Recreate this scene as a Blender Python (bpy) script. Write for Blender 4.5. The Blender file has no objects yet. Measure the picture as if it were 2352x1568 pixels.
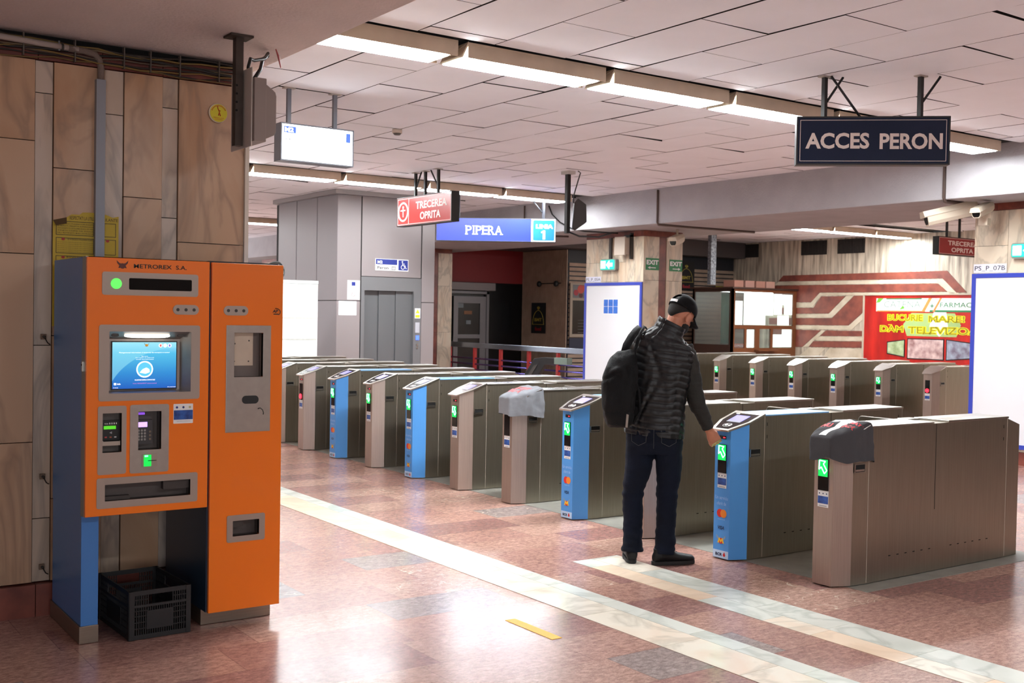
import bpy, bmesh, math, random
from math import sin, cos, pi, radians, sqrt, atan2
from mathutils import Vector, Matrix, noise
random.seed(7)
S = bpy.context.scene
COL = S.collection

# ------------------------------------------------------------ camera
YAW, PIT, ROL, FPX, CAMH = 0.6118417, -0.0237882, 0.01786569, 2551.787, 1.6
fw = Vector((sin(YAW)*cos(PIT), cos(YAW)*cos(PIT), sin(PIT)))
rt = Vector((cos(YAW), -sin(YAW), 0)); up = rt.cross(fw)
r2 = rt*cos(ROL)+up*sin(ROL); u2 = up*cos(ROL)-rt*sin(ROL)
cd = bpy.data.cameras.new('camera'); cam = bpy.data.objects.new('camera', cd); COL.objects.link(cam)
cam.matrix_world = Matrix(((r2.x, u2.x, -fw.x, 0), (r2.y, u2.y, -fw.y, 0), (r2.z, u2.z, -fw.z, CAMH), (0, 0, 0, 1)))
cd.sensor_width = 36; cd.lens = FPX/2352*36; cd.clip_start = 0.05; cd.clip_end = 200
cd.dof.use_dof = True; cd.dof.focus_distance = 7.0; cd.dof.aperture_fstop = 5.6
S.camera = cam
# ------------------------------------------------------------ world, exposure
W = bpy.data.worlds.new('world'); S.world = W; W.use_nodes = True
W.node_tree.nodes['Background'].inputs[0].default_value = (0.8, 0.78, 0.76, 1)
W.node_tree.nodes['Background'].inputs[1].default_value = 0.05
S.view_settings.view_transform = 'Standard'; S.view_settings.look = 'None'
S.view_settings.exposure = 0.28; S.view_settings.gamma = 1.0; S.view_settings.use_curve_mapping = False
TUBE = 64.0          # radiance of the fluorescent diffusers
ZC, ZB = 3.52, 3.0   # ceiling height, beam soffit height

# ------------------------------------------------------------ materials
def lin(h):
    if isinstance(h, str):
        h = h.lstrip('#'); c = [int(h[i:i+2], 16)/255 for i in (0, 2, 4)]
        return tuple((x/12.92 if x < .04045 else ((x+.055)/1.055)**2.4) for x in c)+(1,)
    return tuple(h)+(1,)
MC = {}
def M(name, col='#888888', rough=.5, metal=0., emit=0., ecol=None, spec=.5, alpha=1., trans=0., noise_amt=0., nscale=8., bump=0., bscale=60., stretch=None, col2=None, coat=0.):
    if name in MC: return MC[name]
    m = bpy.data.materials.new(name); m.use_nodes = True; MC[name] = m
    nt = m.node_tree; b = nt.nodes['Principled BSDF']
    b.inputs['Base Color'].default_value = lin(col); b.inputs['Roughness'].default_value = rough
    b.inputs['Metallic'].default_value = metal; b.inputs['Specular IOR Level'].default_value = spec
    b.inputs['Alpha'].default_value = alpha; b.inputs['Transmission Weight'].default_value = trans
    b.inputs['Coat Weight'].default_value = coat
    if emit:
        b.inputs['Emission Color'].default_value = lin(ecol or col); b.inputs['Emission Strength'].default_value = emit
    if noise_amt or bump or col2:
        tc = nt.nodes.new('ShaderNodeTexCoord'); mp = nt.nodes.new('ShaderNodeMapping')
        nt.links.new(tc.outputs['Object'], mp.inputs[0])
        if stretch: mp.inputs['Scale'].default_value = stretch
    if noise_amt or col2:
        n = nt.nodes.new('ShaderNodeTexNoise'); n.inputs['Scale'].default_value = nscale; n.inputs['Detail'].default_value = 6
        nt.links.new(mp.outputs[0], n.inputs[0])
        r = nt.nodes.new('ShaderNodeValToRGB'); c = lin(col)
        c2 = lin(col2) if col2 else tuple(x*(1-noise_amt) for x in c[:3])+(1,)
        r.color_ramp.elements[0].position = .3; r.color_ramp.elements[1].position = .7
        r.color_ramp.elements[0].color = c2; r.color_ramp.elements[1].color = c
        nt.links.new(n.outputs[0], r.inputs[0]); nt.links.new(r.outputs[0], b.inputs['Base Color'])
    if bump:
        n2 = nt.nodes.new('ShaderNodeTexNoise'); n2.inputs['Scale'].default_value = bscale; n2.inputs['Detail'].default_value = 4
        nt.links.new(mp.outputs[0], n2.inputs[0])
        bp = nt.nodes.new('ShaderNodeBump'); bp.inputs['Strength'].default_value = bump; bp.inputs['Distance'].default_value = .01
        nt.links.new(n2.outputs[0], bp.inputs['Height']); nt.links.new(bp.outputs[0], b.inputs['Normal'])
    return m

def N(nt, t, **k):
    n = nt.nodes.new('ShaderNode'+t)
    for a, v in k.items(): setattr(n, a, v)
    return n
def mth(nt, op, a, b=None, c=None):
    n = N(nt, 'Math', operation=op)
    for i, v in enumerate((a, b, c)):
        if v is None: continue
        if isinstance(v, (int, float)): n.inputs[i].default_value = v
        else: nt.links.new(v, n.inputs[i])
    return n.outputs[0]

def floor_material():
    m = bpy.data.materials.new('marble_floor'); m.use_nodes = True; nt = m.node_tree; b = nt.nodes['Principled BSDF']; L = nt.links.new
    tc = N(nt, 'TexCoord'); sp = N(nt, 'SeparateXYZ'); L(tc.outputs['Object'], sp.inputs[0])
    x, y = sp.outputs[0], sp.outputs[1]
    ry = mth(nt, 'DIVIDE', y, .36); row = mth(nt, 'FLOOR', ry); fy = mth(nt, 'FRACT', ry)
    wr = N(nt, 'TexWhiteNoise', noise_dimensions='1D'); L(row, wr.inputs['W'])
    ln = mth(nt, 'MULTIPLY_ADD', wr.outputs[0], .3, .62)
    xx = mth(nt, 'ADD', mth(nt, 'DIVIDE', x, ln), mth(nt, 'MULTIPLY', wr.outputs[0], 17.3))
    cx = mth(nt, 'FLOOR', xx); fx = mth(nt, 'FRACT', xx)
    cmb = N(nt, 'CombineXYZ'); L(cx, cmb.inputs[0]); L(row, cmb.inputs[1])
    wn = N(nt, 'TexWhiteNoise', noise_dimensions='3D'); L(cmb.outputs[0], wn.inputs[0])
    r = N(nt, 'ValToRGB'); L(wn.outputs['Value'], r.inputs[0]); cr = r.color_ramp; cr.interpolation = 'CONSTANT'
    cols = [(0, '#A69894'), (.05, '#BD978A'), (.26, '#B68E83'), (.42, '#AC847B'), (.55, '#BC9487'), (.70, '#A37C76'), (.80, '#C29E90'), (.97, '#A09491')]
    cr.elements[0].position = 0; cr.elements[0].color = lin(cols[0][1]); cr.elements[1].position = cols[1][0]; cr.elements[1].color = lin(cols[1][1])
    for p, c in cols[2:]:
        e = cr.elements.new(p); e.color = lin(c)
    # mottling
    mp = N(nt, 'Mapping'); L(tc.outputs['Object'], mp.inputs[0]); mp.inputs['Scale'].default_value = (1, 1.8, 1)
    off = N(nt, 'VectorMath', operation='ADD'); L(mp.outputs[0], off.inputs[0])
    sc = N(nt, 'VectorMath', operation='SCALE'); L(cmb.outputs[0], sc.inputs[0]); sc.inputs['Scale'].default_value = 3.7; L(sc.outputs[0], off.inputs[1])
    n1 = N(nt, 'TexNoise'); n1.inputs['Scale'].default_value = 22; n1.inputs['Detail'].default_value = 9; n1.inputs['Roughness'].default_value = .72; L(off.outputs[0], n1.inputs[0])
    r1 = N(nt, 'ValToRGB'); L(n1.outputs[0], r1.inputs[0]); r1.color_ramp.elements[0].position = .34; r1.color_ramp.elements[1].position = .66
    r1.color_ramp.elements[0].color = (.62, .56, .55, 1); r1.color_ramp.elements[1].color = (1.20, 1.19, 1.16, 1)
    mx = N(nt, 'MixRGB', blend_type='MULTIPLY'); mx.inputs[0].default_value = 1; L(r.outputs[0], mx.inputs[1]); L(r1.outputs[0], mx.inputs[2])
    # thin dark veins
    n2 = N(nt, 'TexNoise'); n2.inputs['Scale'].default_value = 9; n2.inputs['Detail'].default_value = 12; n2.inputs['Roughness'].default_value = .8; L(off.outputs[0], n2.inputs[0])
    v = mth(nt, 'ABSOLUTE', mth(nt, 'SUBTRACT', n2.outputs[0], .5)); v = mth(nt, 'LESS_THAN', v, .012)
    mv = N(nt, 'MixRGB'); L(mth(nt, 'MULTIPLY', v, .55), mv.inputs[0]); L(mx.outputs[0], mv.inputs[1]); mv.inputs[2].default_value = lin('#5A3E3C')
    # pale veins in a few tiles
    n3 = N(nt, 'TexNoise'); n3.inputs['Scale'].default_value = 2.3; n3.inputs['Detail'].default_value = 3; n3.inputs['Distortion'].default_value = 1.2; L(off.outputs[0], n3.inputs[0])
    w3 = mth(nt, 'LESS_THAN', mth(nt, 'ABSOLUTE', mth(nt, 'SUBTRACT', n3.outputs[0], .5)), .0035)
    sel = mth(nt, 'GREATER_THAN', wn.outputs['Value'], .86)
    mw = N(nt, 'MixRGB'); L(mth(nt, 'MULTIPLY', mth(nt, 'MULTIPLY', w3, sel), .8), mw.inputs[0]); L(mv.outputs[0], mw.inputs[1]); mw.inputs[2].default_value = lin('#DCCBB6')
    # joints
    jy = mth(nt, 'MULTIPLY', mth(nt, 'MINIMUM', fy, mth(nt, 'SUBTRACT', 1, fy)), .36)
    jx = mth(nt, 'MULTIPLY', mth(nt, 'MINIMUM', fx, mth(nt, 'SUBTRACT', 1, fx)), ln)
    j = mth(nt, 'LESS_THAN', mth(nt, 'MINIMUM', jx, jy), .0022)
    mj = N(nt, 'MixRGB'); L(mth(nt, 'MULTIPLY', j, .38), mj.inputs[0]); L(mw.outputs[0], mj.inputs[1]); mj.inputs[2].default_value = lin('#4A3430')
    L(mj.outputs[0], b.inputs['Base Color'])
    nr = N(nt, 'TexNoise'); nr.inputs['Scale'].default_value = 1.3; L(tc.outputs['Object'], nr.inputs[0]); rr = mth(nt, 'MULTIPLY_ADD', nr.outputs[0], .12, .16); L(rr, b.inputs['Roughness'])
    b.inputs['Specular IOR Level'].default_value = .55
    return m

def marble(name, base, dark, warm, rough=.35, scale=2.2, vein=.5):
    m = bpy.data.materials.new(name); m.use_nodes = True; nt = m.node_tree; b = nt.nodes['Principled BSDF']; L = nt.links.new
    tc = N(nt, 'TexCoord'); mp = N(nt, 'Mapping'); L(tc.outputs['Object'], mp.inputs[0])
    mp.inputs['Rotation'].default_value = (.3, .55, .2); mp.inputs['Scale'].default_value = (1.6, 1.6, .55)
    oi = N(nt, 'Attribute'); oi.attribute_name = 'slab'; oi.attribute_type = 'GEOMETRY'
    ad = N(nt, 'VectorMath', operation='ADD'); L(mp.outputs[0], ad.inputs[0]); L(oi.outputs['Vector'], ad.inputs[1])
    n = N(nt, 'TexNoise'); n.inputs['Scale'].default_value = scale; n.inputs['Detail'].default_value = 7; n.inputs['Distortion'].default_value = .7; L(ad.outputs[0], n.inputs[0])
    r = N(nt, 'ValToRGB'); L(n.outputs[0], r.inputs[0]); e = r.color_ramp.elements
    e[0].position = .3; e[0].color = lin(warm); e[1].position = .52; e[1].color = lin(base); k = e.new(.75); k.color = lin(base)
    n2 = N(nt, 'TexNoise'); n2.inputs['Scale'].default_value = scale*.8; n2.inputs['Detail'].default_value = 4; n2.inputs['Distortion'].default_value = 1.6; L(ad.outputs[0], n2.inputs[0])
    v = mth(nt, 'ABSOLUTE', mth(nt, 'SUBTRACT', n2.outputs[0], .5))
    r2_ = N(nt, 'ValToRGB'); L(v, r2_.inputs[0]); r2_.color_ramp.elements[0].color = (vein, vein, vein, 1); r2_.color_ramp.elements[1].position = .07; r2_.color_ramp.elements[1].color = (0, 0, 0, 1)
    mx = N(nt, 'MixRGB'); L(r2_.outputs[0], mx.inputs[0]); L(r.outputs[0], mx.inputs[1]); mx.inputs[2].default_value = lin(dark)
    L(mx.outputs[0], b.inputs['Base Color']); b.inputs['Roughness'].default_value = rough
    return m

def steel(name, col='#A39C92', rough=.32, vert=True, metal=1.):
    m = bpy.data.materials.new(name); m.use_nodes = True; nt = m.node_tree; b = nt.nodes['Principled BSDF']; L = nt.links.new
    tc = N(nt, 'TexCoord'); mp = N(nt, 'Mapping'); L(tc.outputs['Object'], mp.inputs[0])
    mp.inputs['Scale'].default_value = (60, 60, 1.2) if vert else (2, 2, 80)
    n = N(nt, 'TexNoise'); n.inputs['Scale'].default_value = 3; n.inputs['Detail'].default_value = 5; L(mp.outputs[0], n.inputs[0])
    n2 = N(nt, 'TexNoise'); n2.inputs['Scale'].default_value = 3.5; n2.inputs['Detail'].default_value = 5; L(tc.outputs['Object'], n2.inputs[0])
    c = lin(col); r = N(nt, 'ValToRGB'); r.color_ramp.elements[0].position = .25; r.color_ramp.elements[1].position = .75
    r.color_ramp.elements[0].color = tuple(v*.82 for v in c[:3])+(1,); r.color_ramp.elements[1].color = c
    L(n.outputs[0], r.inputs[0]); L(r.outputs[0], b.inputs['Base Color'])
    L(mth(nt, 'MULTIPLY_ADD', n2.outputs[0], .08, rough-.04), b.inputs['Roughness'])
    b.inputs['Metallic'].default_value = metal
    b.inputs['Anisotropic'].default_value = .3
    return m

def wall_travertine():
    m = bpy.data.materials.new('travertine'); m.use_nodes = True; nt = m.node_tree; b = nt.nodes['Principled BSDF']; L = nt.links.new
    tc = N(nt, 'TexCoord'); mp = N(nt, 'Mapping'); L(tc.outputs['Object'], mp.inputs[0]); mp.inputs['Scale'].default_value = (5, 5, .5)
    n = N(nt, 'TexNoise'); n.inputs['Scale'].default_value = 2.2; n.inputs['Detail'].default_value = 8; L(mp.outputs[0], n.inputs[0])
    r = N(nt, 'ValToRGB'); r.color_ramp.elements[0].position = .3; r.color_ramp.elements[1].position = .68
    r.color_ramp.elements[0].color = lin('#7D7062'); r.color_ramp.elements[1].color = lin('#D8CCB8'); L(n.outputs[0], r.inputs[0])
    L(r.outputs[0], b.inputs['Base Color']); b.inputs['Roughness'].default_value = .5
    return m

FLOOR = floor_material()
WMARB = marble('wall_marble', '#C4A081', '#8A6F5C', '#B48A68', .3)
WMARB2 = marble('pilaster_marble', '#C9B7A6', '#84786F', '#BFA892', .3)
CMARB = marble('column_marble', '#D5C7B2', '#8E8475', '#C9AE92', .35)
PALE = marble('pale_floor_marble', '#EDE6D6', '#BDB4A3', '#EBD6C0', .22, 1.4)
PALE2 = marble('greenish_floor_marble', '#DCDFD6', '#A9ADA4', '#D2D6CC', .22, 1.4)
PEACH = marble('peach_floor_marble', '#EFD9C0', '#C4AE9A', '#EACDB0', .22, 1.4, .25)
STEEL = steel('brushed_steel', '#A39B8D', .30, metal=.87)
STEELF = steel('steel_front', '#B5A59B', .42, metal=.85)
STEELT = steel('steel_top', '#C9C5BE', .28, False)
STEELG = steel('grey_steel_plate', '#9A8D80', .42, False)
TRAV = wall_travertine()
REDM = M('red_marble', '#8A4A3C', .35, col2='#5E2E2A', nscale=6)
REDW = M('red_mural_stone', '#93503F', .45, col2='#6A3530', nscale=4)
WHST = M('white_mural_stone', '#D9CDB8', .45, col2='#B5A78E', nscale=3)
PLAST_LIT = M('lit_soffit_plaster', '#DDD0CC', .9, bump=.5, bscale=45, noise_amt=.08, nscale=3)  # lighter copy of the beam plaster, light from behind the camera in its colour
PLAST = M('rough_plaster', '#A8A5A8', .9, bump=.55, bscale=45, noise_amt=.12, nscale=3)
TILE = M('ceiling_tile', '#F0F2F8', .8, noise_amt=.05, nscale=2)
BLACK = M('black_gap', '#0A0908', .9)
DARK = M('dark_steel', '#262422', .5, .4)
DGREY = M('dark_grey_steel', '#4A4643', .5, .5)
WHITE = M('white_paint', '#E6E6E6', .4)
CREAM = M('cream_housing', '#CDBBA4', .5, noise_amt=.15, nscale=5)
TUBEM = M('lit_diffuser', '#FFFFFF', .5, emit=TUBE, ecol=(.93, .98, 1))
ORANGE = M('orange_paint', '#F07606', .32, bump=.05, bscale=500, coat=.15)
BLUEK = M('blue_cabinet_paint', '#3F78BC', .35)
BLUEG = M('blue_gate_wrap', '#4C97E0', .45)
BGLASS = M('black_glass', '#0B0B0D', .12)
BLACKP = M('black_plastic', '#161617', .45)
LCD = M('violet_lcd', '#7A74D8', .3, emit=.75, ecol='#7B74E0')
GRN = M('green_led', '#20FF70', .4, emit=7, ecol=(.16, 1, .36))
GRNHALO = M('green_led_field', '#063A18', .35, emit=1.0, ecol=(.0, .9, .12))
REDL = M('red_led', '#FF2020', .4, emit=2.6, ecol=(1, .03, .06))
GREYLANE = M('grey_lane_floor', '#8A8880', .4, noise_amt=.25, nscale=9)
BLUEF = M('royal_blue_frame', '#3040A8', .4)
GLASS = M('clear_glass', '#DDE8E4', .03, trans=1., alpha=1.)
SKIN = M('skin', '#B9795E', .5, noise_amt=.1, nscale=30)
INK = M('black_ink', '#111111', .5)
WINK = M('white_ink', '#F2F2F2', .5)

# ------------------------------------------------------------ mesh builder
FX = (Vector((0, -1, 0)), Vector((0, 0, 1)))   # plane facing -X
FY = (Vector((1, 0, 0)), Vector((0, 0, 1)))    # plane facing -Y
class Fr:
    def __init__(s, o, r, u): s.o = Vector(o); s.r = Vector(r).normalized(); s.u = Vector(u).normalized(); s.n = s.r.cross(s.u)
    def p(s, u, v, d=0): return s.o+s.r*u+s.u*v+s.n*d
def frY(y, x=0, z=0): return Fr((x, y, z), (1, 0, 0), (0, 0, 1))       # u = x, v = z, faces -Y
def frX(x, y=0, z=0): return Fr((x, y, z), (0, -1, 0), (0, 0, 1))      # u = -y, v = z, faces -X
def circ(cx, cy, r, n=24, ry=None, a0=0): return [(cx+r*cos(a0+2*pi*i/n), cy+(ry or r)*sin(a0+2*pi*i/n)) for i in range(n)]
def rrect(u0, u1, v0, v1, r, n=5):
    o = []
    for (cx, cy, a) in ((u1-r, v1-r, 0), (u0+r, v1-r, 90), (u0+r, v0+r, 180), (u1-r, v0+r, 270)):
        for i in range(n): t = radians(a+90*i/(n-1)); o.append((cx+r*cos(t), cy+r*sin(t)))
    return o
class MB:
    def __init__(s): s.v = []; s.f = []; s.m = []; s.ml = []; s.smooth = []
    def mi(s, m):
        if m not in s.ml: s.ml.append(m)
        return s.ml.index(m)
    def add(s, vs, fs, m, sm=False):
        o = len(s.v); s.v += [tuple(v) for v in vs]; k = s.mi(m)
        for f in fs: s.f.append([o+i for i in f]); s.m.append(k); s.smooth.append(sm)
        return s
    def box(s, x0, x1, y0, y1, z0, z1, m):
        x0, x1 = sorted((x0, x1)); y0, y1 = sorted((y0, y1)); z0, z1 = sorted((z0, z1))
        return s.add([(x0, y0, z0), (x1, y0, z0), (x1, y1, z0), (x0, y1, z0), (x0, y0, z1), (x1, y0, z1), (x1, y1, z1), (x0, y1, z1)],
                     [(0, 3, 2, 1), (4, 5, 6, 7), (0, 1, 5, 4), (1, 2, 6, 5), (2, 3, 7, 6), (3, 0, 4, 7)], m)
    def fpoly(s, fr, pts, d0, d1, m):
        n = len(pts); a = sum(pts[i][0]*pts[(i+1) % n][1]-pts[(i+1) % n][0]*pts[i][1] for i in range(n))
        if a < 0: pts = pts[::-1]
        if d0 > d1: d0, d1 = d1, d0
        vs = [fr.p(u, v, d0) for u, v in pts]+[fr.p(u, v, d1) for u, v in pts]
        fs = [tuple(range(n))[::-1], tuple(range(n, 2*n))]+[(i, (i+1) % n, n+(i+1) % n, n+i) for i in range(n)]
        return s.add(vs, fs, m)
    def fbox(s, fr, u0, u1, v0, v1, d0, d1, m): return s.fpoly(fr, [(u0, v0), (u1, v0), (u1, v1), (u0, v1)], d0, d1, m)
    def ring(s, fr, outer, inner, d0, d1, m):
        n = len(outer)
        vs = [fr.p(*p, d) for d in (d0, d1) for ps in (outer, inner) for p in ps]
        fs = []
        for i in range(n):
            j = (i+1) % n
            fs += [(2*n+i, 2*n+j, 3*n+j, 3*n+i), (i, n+i, n+j, j), (i, j, 2*n+j, 2*n+i), (n+i, 3*n+i, 3*n+j, n+j)]
        return s.add(vs, fs, m)
    def plate(s, fr, u0, u1, v0, v1, holes, d0, d1, m):
        us = sorted({u0, u1}|{h[0] for h in holes}|{h[1] for h in holes}); vs_ = sorted({v0, v1}|{h[2] for h in holes}|{h[3] for h in holes})
        idx = {}; V = []; F = []
        def g(i, j, k):
            if (i, j, k) not in idx: idx[(i, j, k)] = len(V); V.append(fr.p(us[i], vs_[j], (d0, d1)[k]))
            return idx[(i, j, k)]
        def solid(i, j):
            if i < 0 or j < 0 or i >= len(us)-1 or j >= len(vs_)-1: return False
            c = ((us[i]+us[i+1])/2, (vs_[j]+vs_[j+1])/2)
            return not any(h[0] < c[0] < h[1] and h[2] < c[1] < h[3] for h in holes)
        for i in range(len(us)-1):
            for j in range(len(vs_)-1):
                if not solid(i, j): continue
                F.append((g(i, j, 1), g(i+1, j, 1), g(i+1, j+1, 1), g(i, j+1, 1))); F.append((g(i, j, 0), g(i, j+1, 0), g(i+1, j+1, 0), g(i+1, j, 0)))
                if not solid(i-1, j): F.append((g(i, j, 0), g(i, j, 1), g(i, j+1, 1), g(i, j+1, 0)))
                if not solid(i+1, j): F.append((g(i+1, j, 1), g(i+1, j, 0), g(i+1, j+1, 0), g(i+1, j+1, 1)))
                if not solid(i, j-1): F.append((g(i, j, 0), g(i+1, j, 0), g(i+1, j, 1), g(i, j, 1)))
                if not solid(i, j+1): F.append((g(i, j+1, 1), g(i+1, j+1, 1), g(i+1, j+1, 0), g(i, j+1, 0)))
        return s.add(V, F, m)
    def tray(s, fr, u0, u1, v0, v1, d0, d1, m, w=.004):
        # open box sunk behind the front: back and four sides
        s.fbox(fr, u0-w, u1+w, v0-w, v1+w, d0-w, d0, m)
        s.fbox(fr, u0-w, u0, v0-w, v1+w, d0, d1, m); s.fbox(fr, u1, u1+w, v0-w, v1+w, d0, d1, m)
        s.fbox(fr, u0, u1, v0-w, v0, d0, d1, m); return s.fbox(fr, u0, u1, v1, v1+w, d0, d1, m)
    def tube(s, path, r, m, n=8, closed=False, caps=True, flat=None):
        P = [Vector(p) for p in path]; V = []; F = []; K = len(P)
        rs = r if isinstance(r, (list, tuple)) else [r]*K
        prev = None
        for i, p in enumerate(P):
            t = (P[min(i+1, K-1)]-P[max(i-1, 0)]).normalized()
            if prev is None:
                a = Vector((0, 0, 1)) if abs(t.z) < .9 else Vector((1, 0, 0)); a = (a-t*a.dot(t)).normalized()
            else: a = (prev-t*prev.dot(t)).normalized()
            prev = a; b = t.cross(a)
            for k in range(n):
                an = 2*pi*k/n; V.append(p+(a*cos(an)*(flat or 1)+b*sin(an))*rs[i])
        for i in range(K-1):
            for k in range(n): F.append((i*n+k, i*n+(k+1) % n, (i+1)*n+(k+1) % n, (i+1)*n+k))
        if caps: F.append(tuple(range(n))[::-1]); F.append(tuple(range((K-1)*n, K*n)))
        return s.add(V, F, m, n > 5)
    def loft(s, rings, m, sm=True):
        n = len(rings[0]); V = [p for r in rings for p in r]; F = []
        for i in range(len(rings)-1):
            for k in range(n): F.append((i*n+k, i*n+(k+1) % n, (i+1)*n+(k+1) % n, (i+1)*n+k))
        F.append(tuple(range(n))[::-1]); F.append(tuple(range((len(rings)-1)*n, len(rings)*n)))
        return s.add(V, F, m, sm)
    def ell(s, c, r, m, R=None, n=20, k=12):
        V = []; F = []
        for i in range(k+1):
            t = pi*i/k
            for j in range(n):
                a = 2*pi*j/n; p = Vector((r[0]*sin(t)*cos(a), r[1]*sin(t)*sin(a), r[2]*cos(t)))
                if R is not None: p = R @ p
                V.append(Vector(c)+p)
        for i in range(k):
            for j in range(n): F.append((i*n+j, (i+1)*n+j, (i+1)*n+(j+1) % n, i*n+(j+1) % n))
        return s.add(V, F, m, True)
    def text(s, fr, u0, u1, v0, v1, txt, d, m, bold=0.0, align=None, thick=.0015, shear=0, sp=1.0):
        V, F = text_mesh(txt, bold, shear, sp)
        xs = [v[0] for v in V]; ys = [v[1] for v in V]; a, b, c, e = min(xs), max(xs), min(ys), max(ys)
        o = [fr.p(u0+(x-a)/(b-a)*(u1-u0), v0+(y-c)/(e-c)*(v1-v0), d+thick) for x, y in V]
        return s.add(o, F, m)
    def build(s, name, parent=None, label=None, cat=None, group=None, kind=None, bevel=0, merge=True, loc=None):
        me = bpy.data.meshes.new(name); me.from_pydata(s.v, [], s.f)
        for m in s.ml: me.materials.append(m)
        me.polygons.foreach_set('material_index', s.m); me.polygons.foreach_set('use_smooth', s.smooth)
        if merge:
            bm = bmesh.new(); bm.from_mesh(me); bmesh.ops.remove_doubles(bm, verts=bm.verts, dist=1e-5)
            bmesh.ops.recalc_face_normals(bm, faces=bm.faces)
            bm.to_mesh(me); bm.free()
        me.update()
        o = bpy.data.objects.new(name, me); COL.objects.link(o)
        if parent: o.parent = parent
        if bevel:
            b = o.modifiers.new('bevel', 'BEVEL'); b.width = bevel; b.segments = 2; b.limit_method = 'ANGLE'; b.angle_limit = radians(40)
        tag(o, label, cat, group, kind); return o
def tag(o, label=None, cat=None, group=None, kind=None):
    for k, v in (('label', label), ('category', cat), ('group', group), ('kind', kind)):
        if v: o[k] = v
    return o
TM = {}
def text_mesh(txt, bold=0., shear=0., sp=1.):
    k = (txt, bold, shear, sp)
    if k not in TM:
        c = bpy.data.curves.new('t', 'FONT'); c.body = txt; c.size = 1; c.offset = bold; c.resolution_u = 3; c.shear = shear; c.space_character = sp; c.align_x = 'CENTER'
        o = bpy.data.objects.new('t', c); me = bpy.data.meshes.new_from_object(o)
        TM[k] = ([(v.co.x, v.co.y) for v in me.vertices], [tuple(p.vertices) for p in me.polygons])
        bpy.data.objects.remove(o); bpy.data.meshes.remove(me); bpy.data.curves.remove(c)
    return TM[k]
def empty(name, loc, rz=0, **k):
    o = bpy.data.objects.new(name, None); COL.objects.link(o); o.location = loc; o.rotation_euler = (0, 0, rz); o.empty_display_size = .1
    return tag(o, **k)
def copy_tree(o, parent=None):
    c = o.copy(); COL.objects.link(c)
    if parent: c.parent = parent
    for ch in list(o.children): copy_tree(ch, c)
    return c
def slab_attr(o):
    me = o.data; at = me.attributes.new('slab', 'FLOAT_VECTOR', 'FACE'); 
    # one random offset per connected slab
    par = list(range(len(me.vertices)))
    def fd(a):
        while par[a] != a: par[a] = par[par[a]]; a = par[a]
        return a
    for e in me.edges: par[fd(e.vertices[0])] = fd(e.vertices[1])
    rnd = {}
    for p in me.polygons:
        r = fd(p.vertices[0])
        if r not in rnd: rnd[r] = (random.uniform(0, 9), random.uniform(0, 9), random.uniform(0, 9))
        at.data[p.index].vector = rnd[r]
    return o
# unseen area lights added as fill, behind the camera and at the far end
def added_fill(name, loc, rot, sx, sy, power, col=(.95, .97, 1)):
    l = bpy.data.lights.new(name, 'AREA'); l.shape = 'RECTANGLE'; l.size = sx; l.size_y = sy; l.energy = power; l.color = col
    o = bpy.data.objects.new(name, l); COL.objects.link(o); o.location = loc; o.rotation_euler = rot; return o
added_fill('rear_fill_light', (-2.5, -7.8, 1.7), (radians(94), 0, 0), 9, 2.8, 240)
added_fill('far_fill_light', (6, 32.6, 1.6), (radians(-98), 0, 0), 9, 2.6, 500)
# ============================================================ SETTING
XA0, XA1 = 11.28, 13.45       # second beam
MB().box(-8, 21, -8, 33, -.1, 0, FLOOR).build('floor', kind='structure')
b = MB()
b.box(5.485, 7.42, 4.12, 17, 0, .0025, GREYLANE)
b.box(14.25, 16.0, 9.2, 16.5, 0, .0025, GREYLANE)
b.build('trim_1', kind='structure')

def stripe(name, x0, x1, y0, y1, split, mats, lens, seed):
    rnd = random.Random(seed); b = MB()
    for (a, c, L0, ms) in ((x0, split, lens[0], mats[0]), (split, x1, lens[1], mats[1])):
        y = y0
        while y < y1:
            l = L0*rnd.uniform(.7, 1.3); e = min(y+l, y1)
            b.box(a+.0015, c-.0015, y+.0015, e-.0015, 0, .003, rnd.choice(ms)); y = e
    o = b.build(name, kind='structure', merge=False); slab_attr(o)
stripe('trim_2', 3.70, 4.085, .5, 16, 3.96, ([PEACH, PALE, PEACH, PALE], [PALE2]), (.62, .42), 3)
stripe('trim_3', 4.48, 4.86, .5, 5.655, 4.645, ([PALE2, PALE, PALE2, PEACH], [PALE2, PALE2, PALE, PALE2]), (.42, .5), 8)

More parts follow.
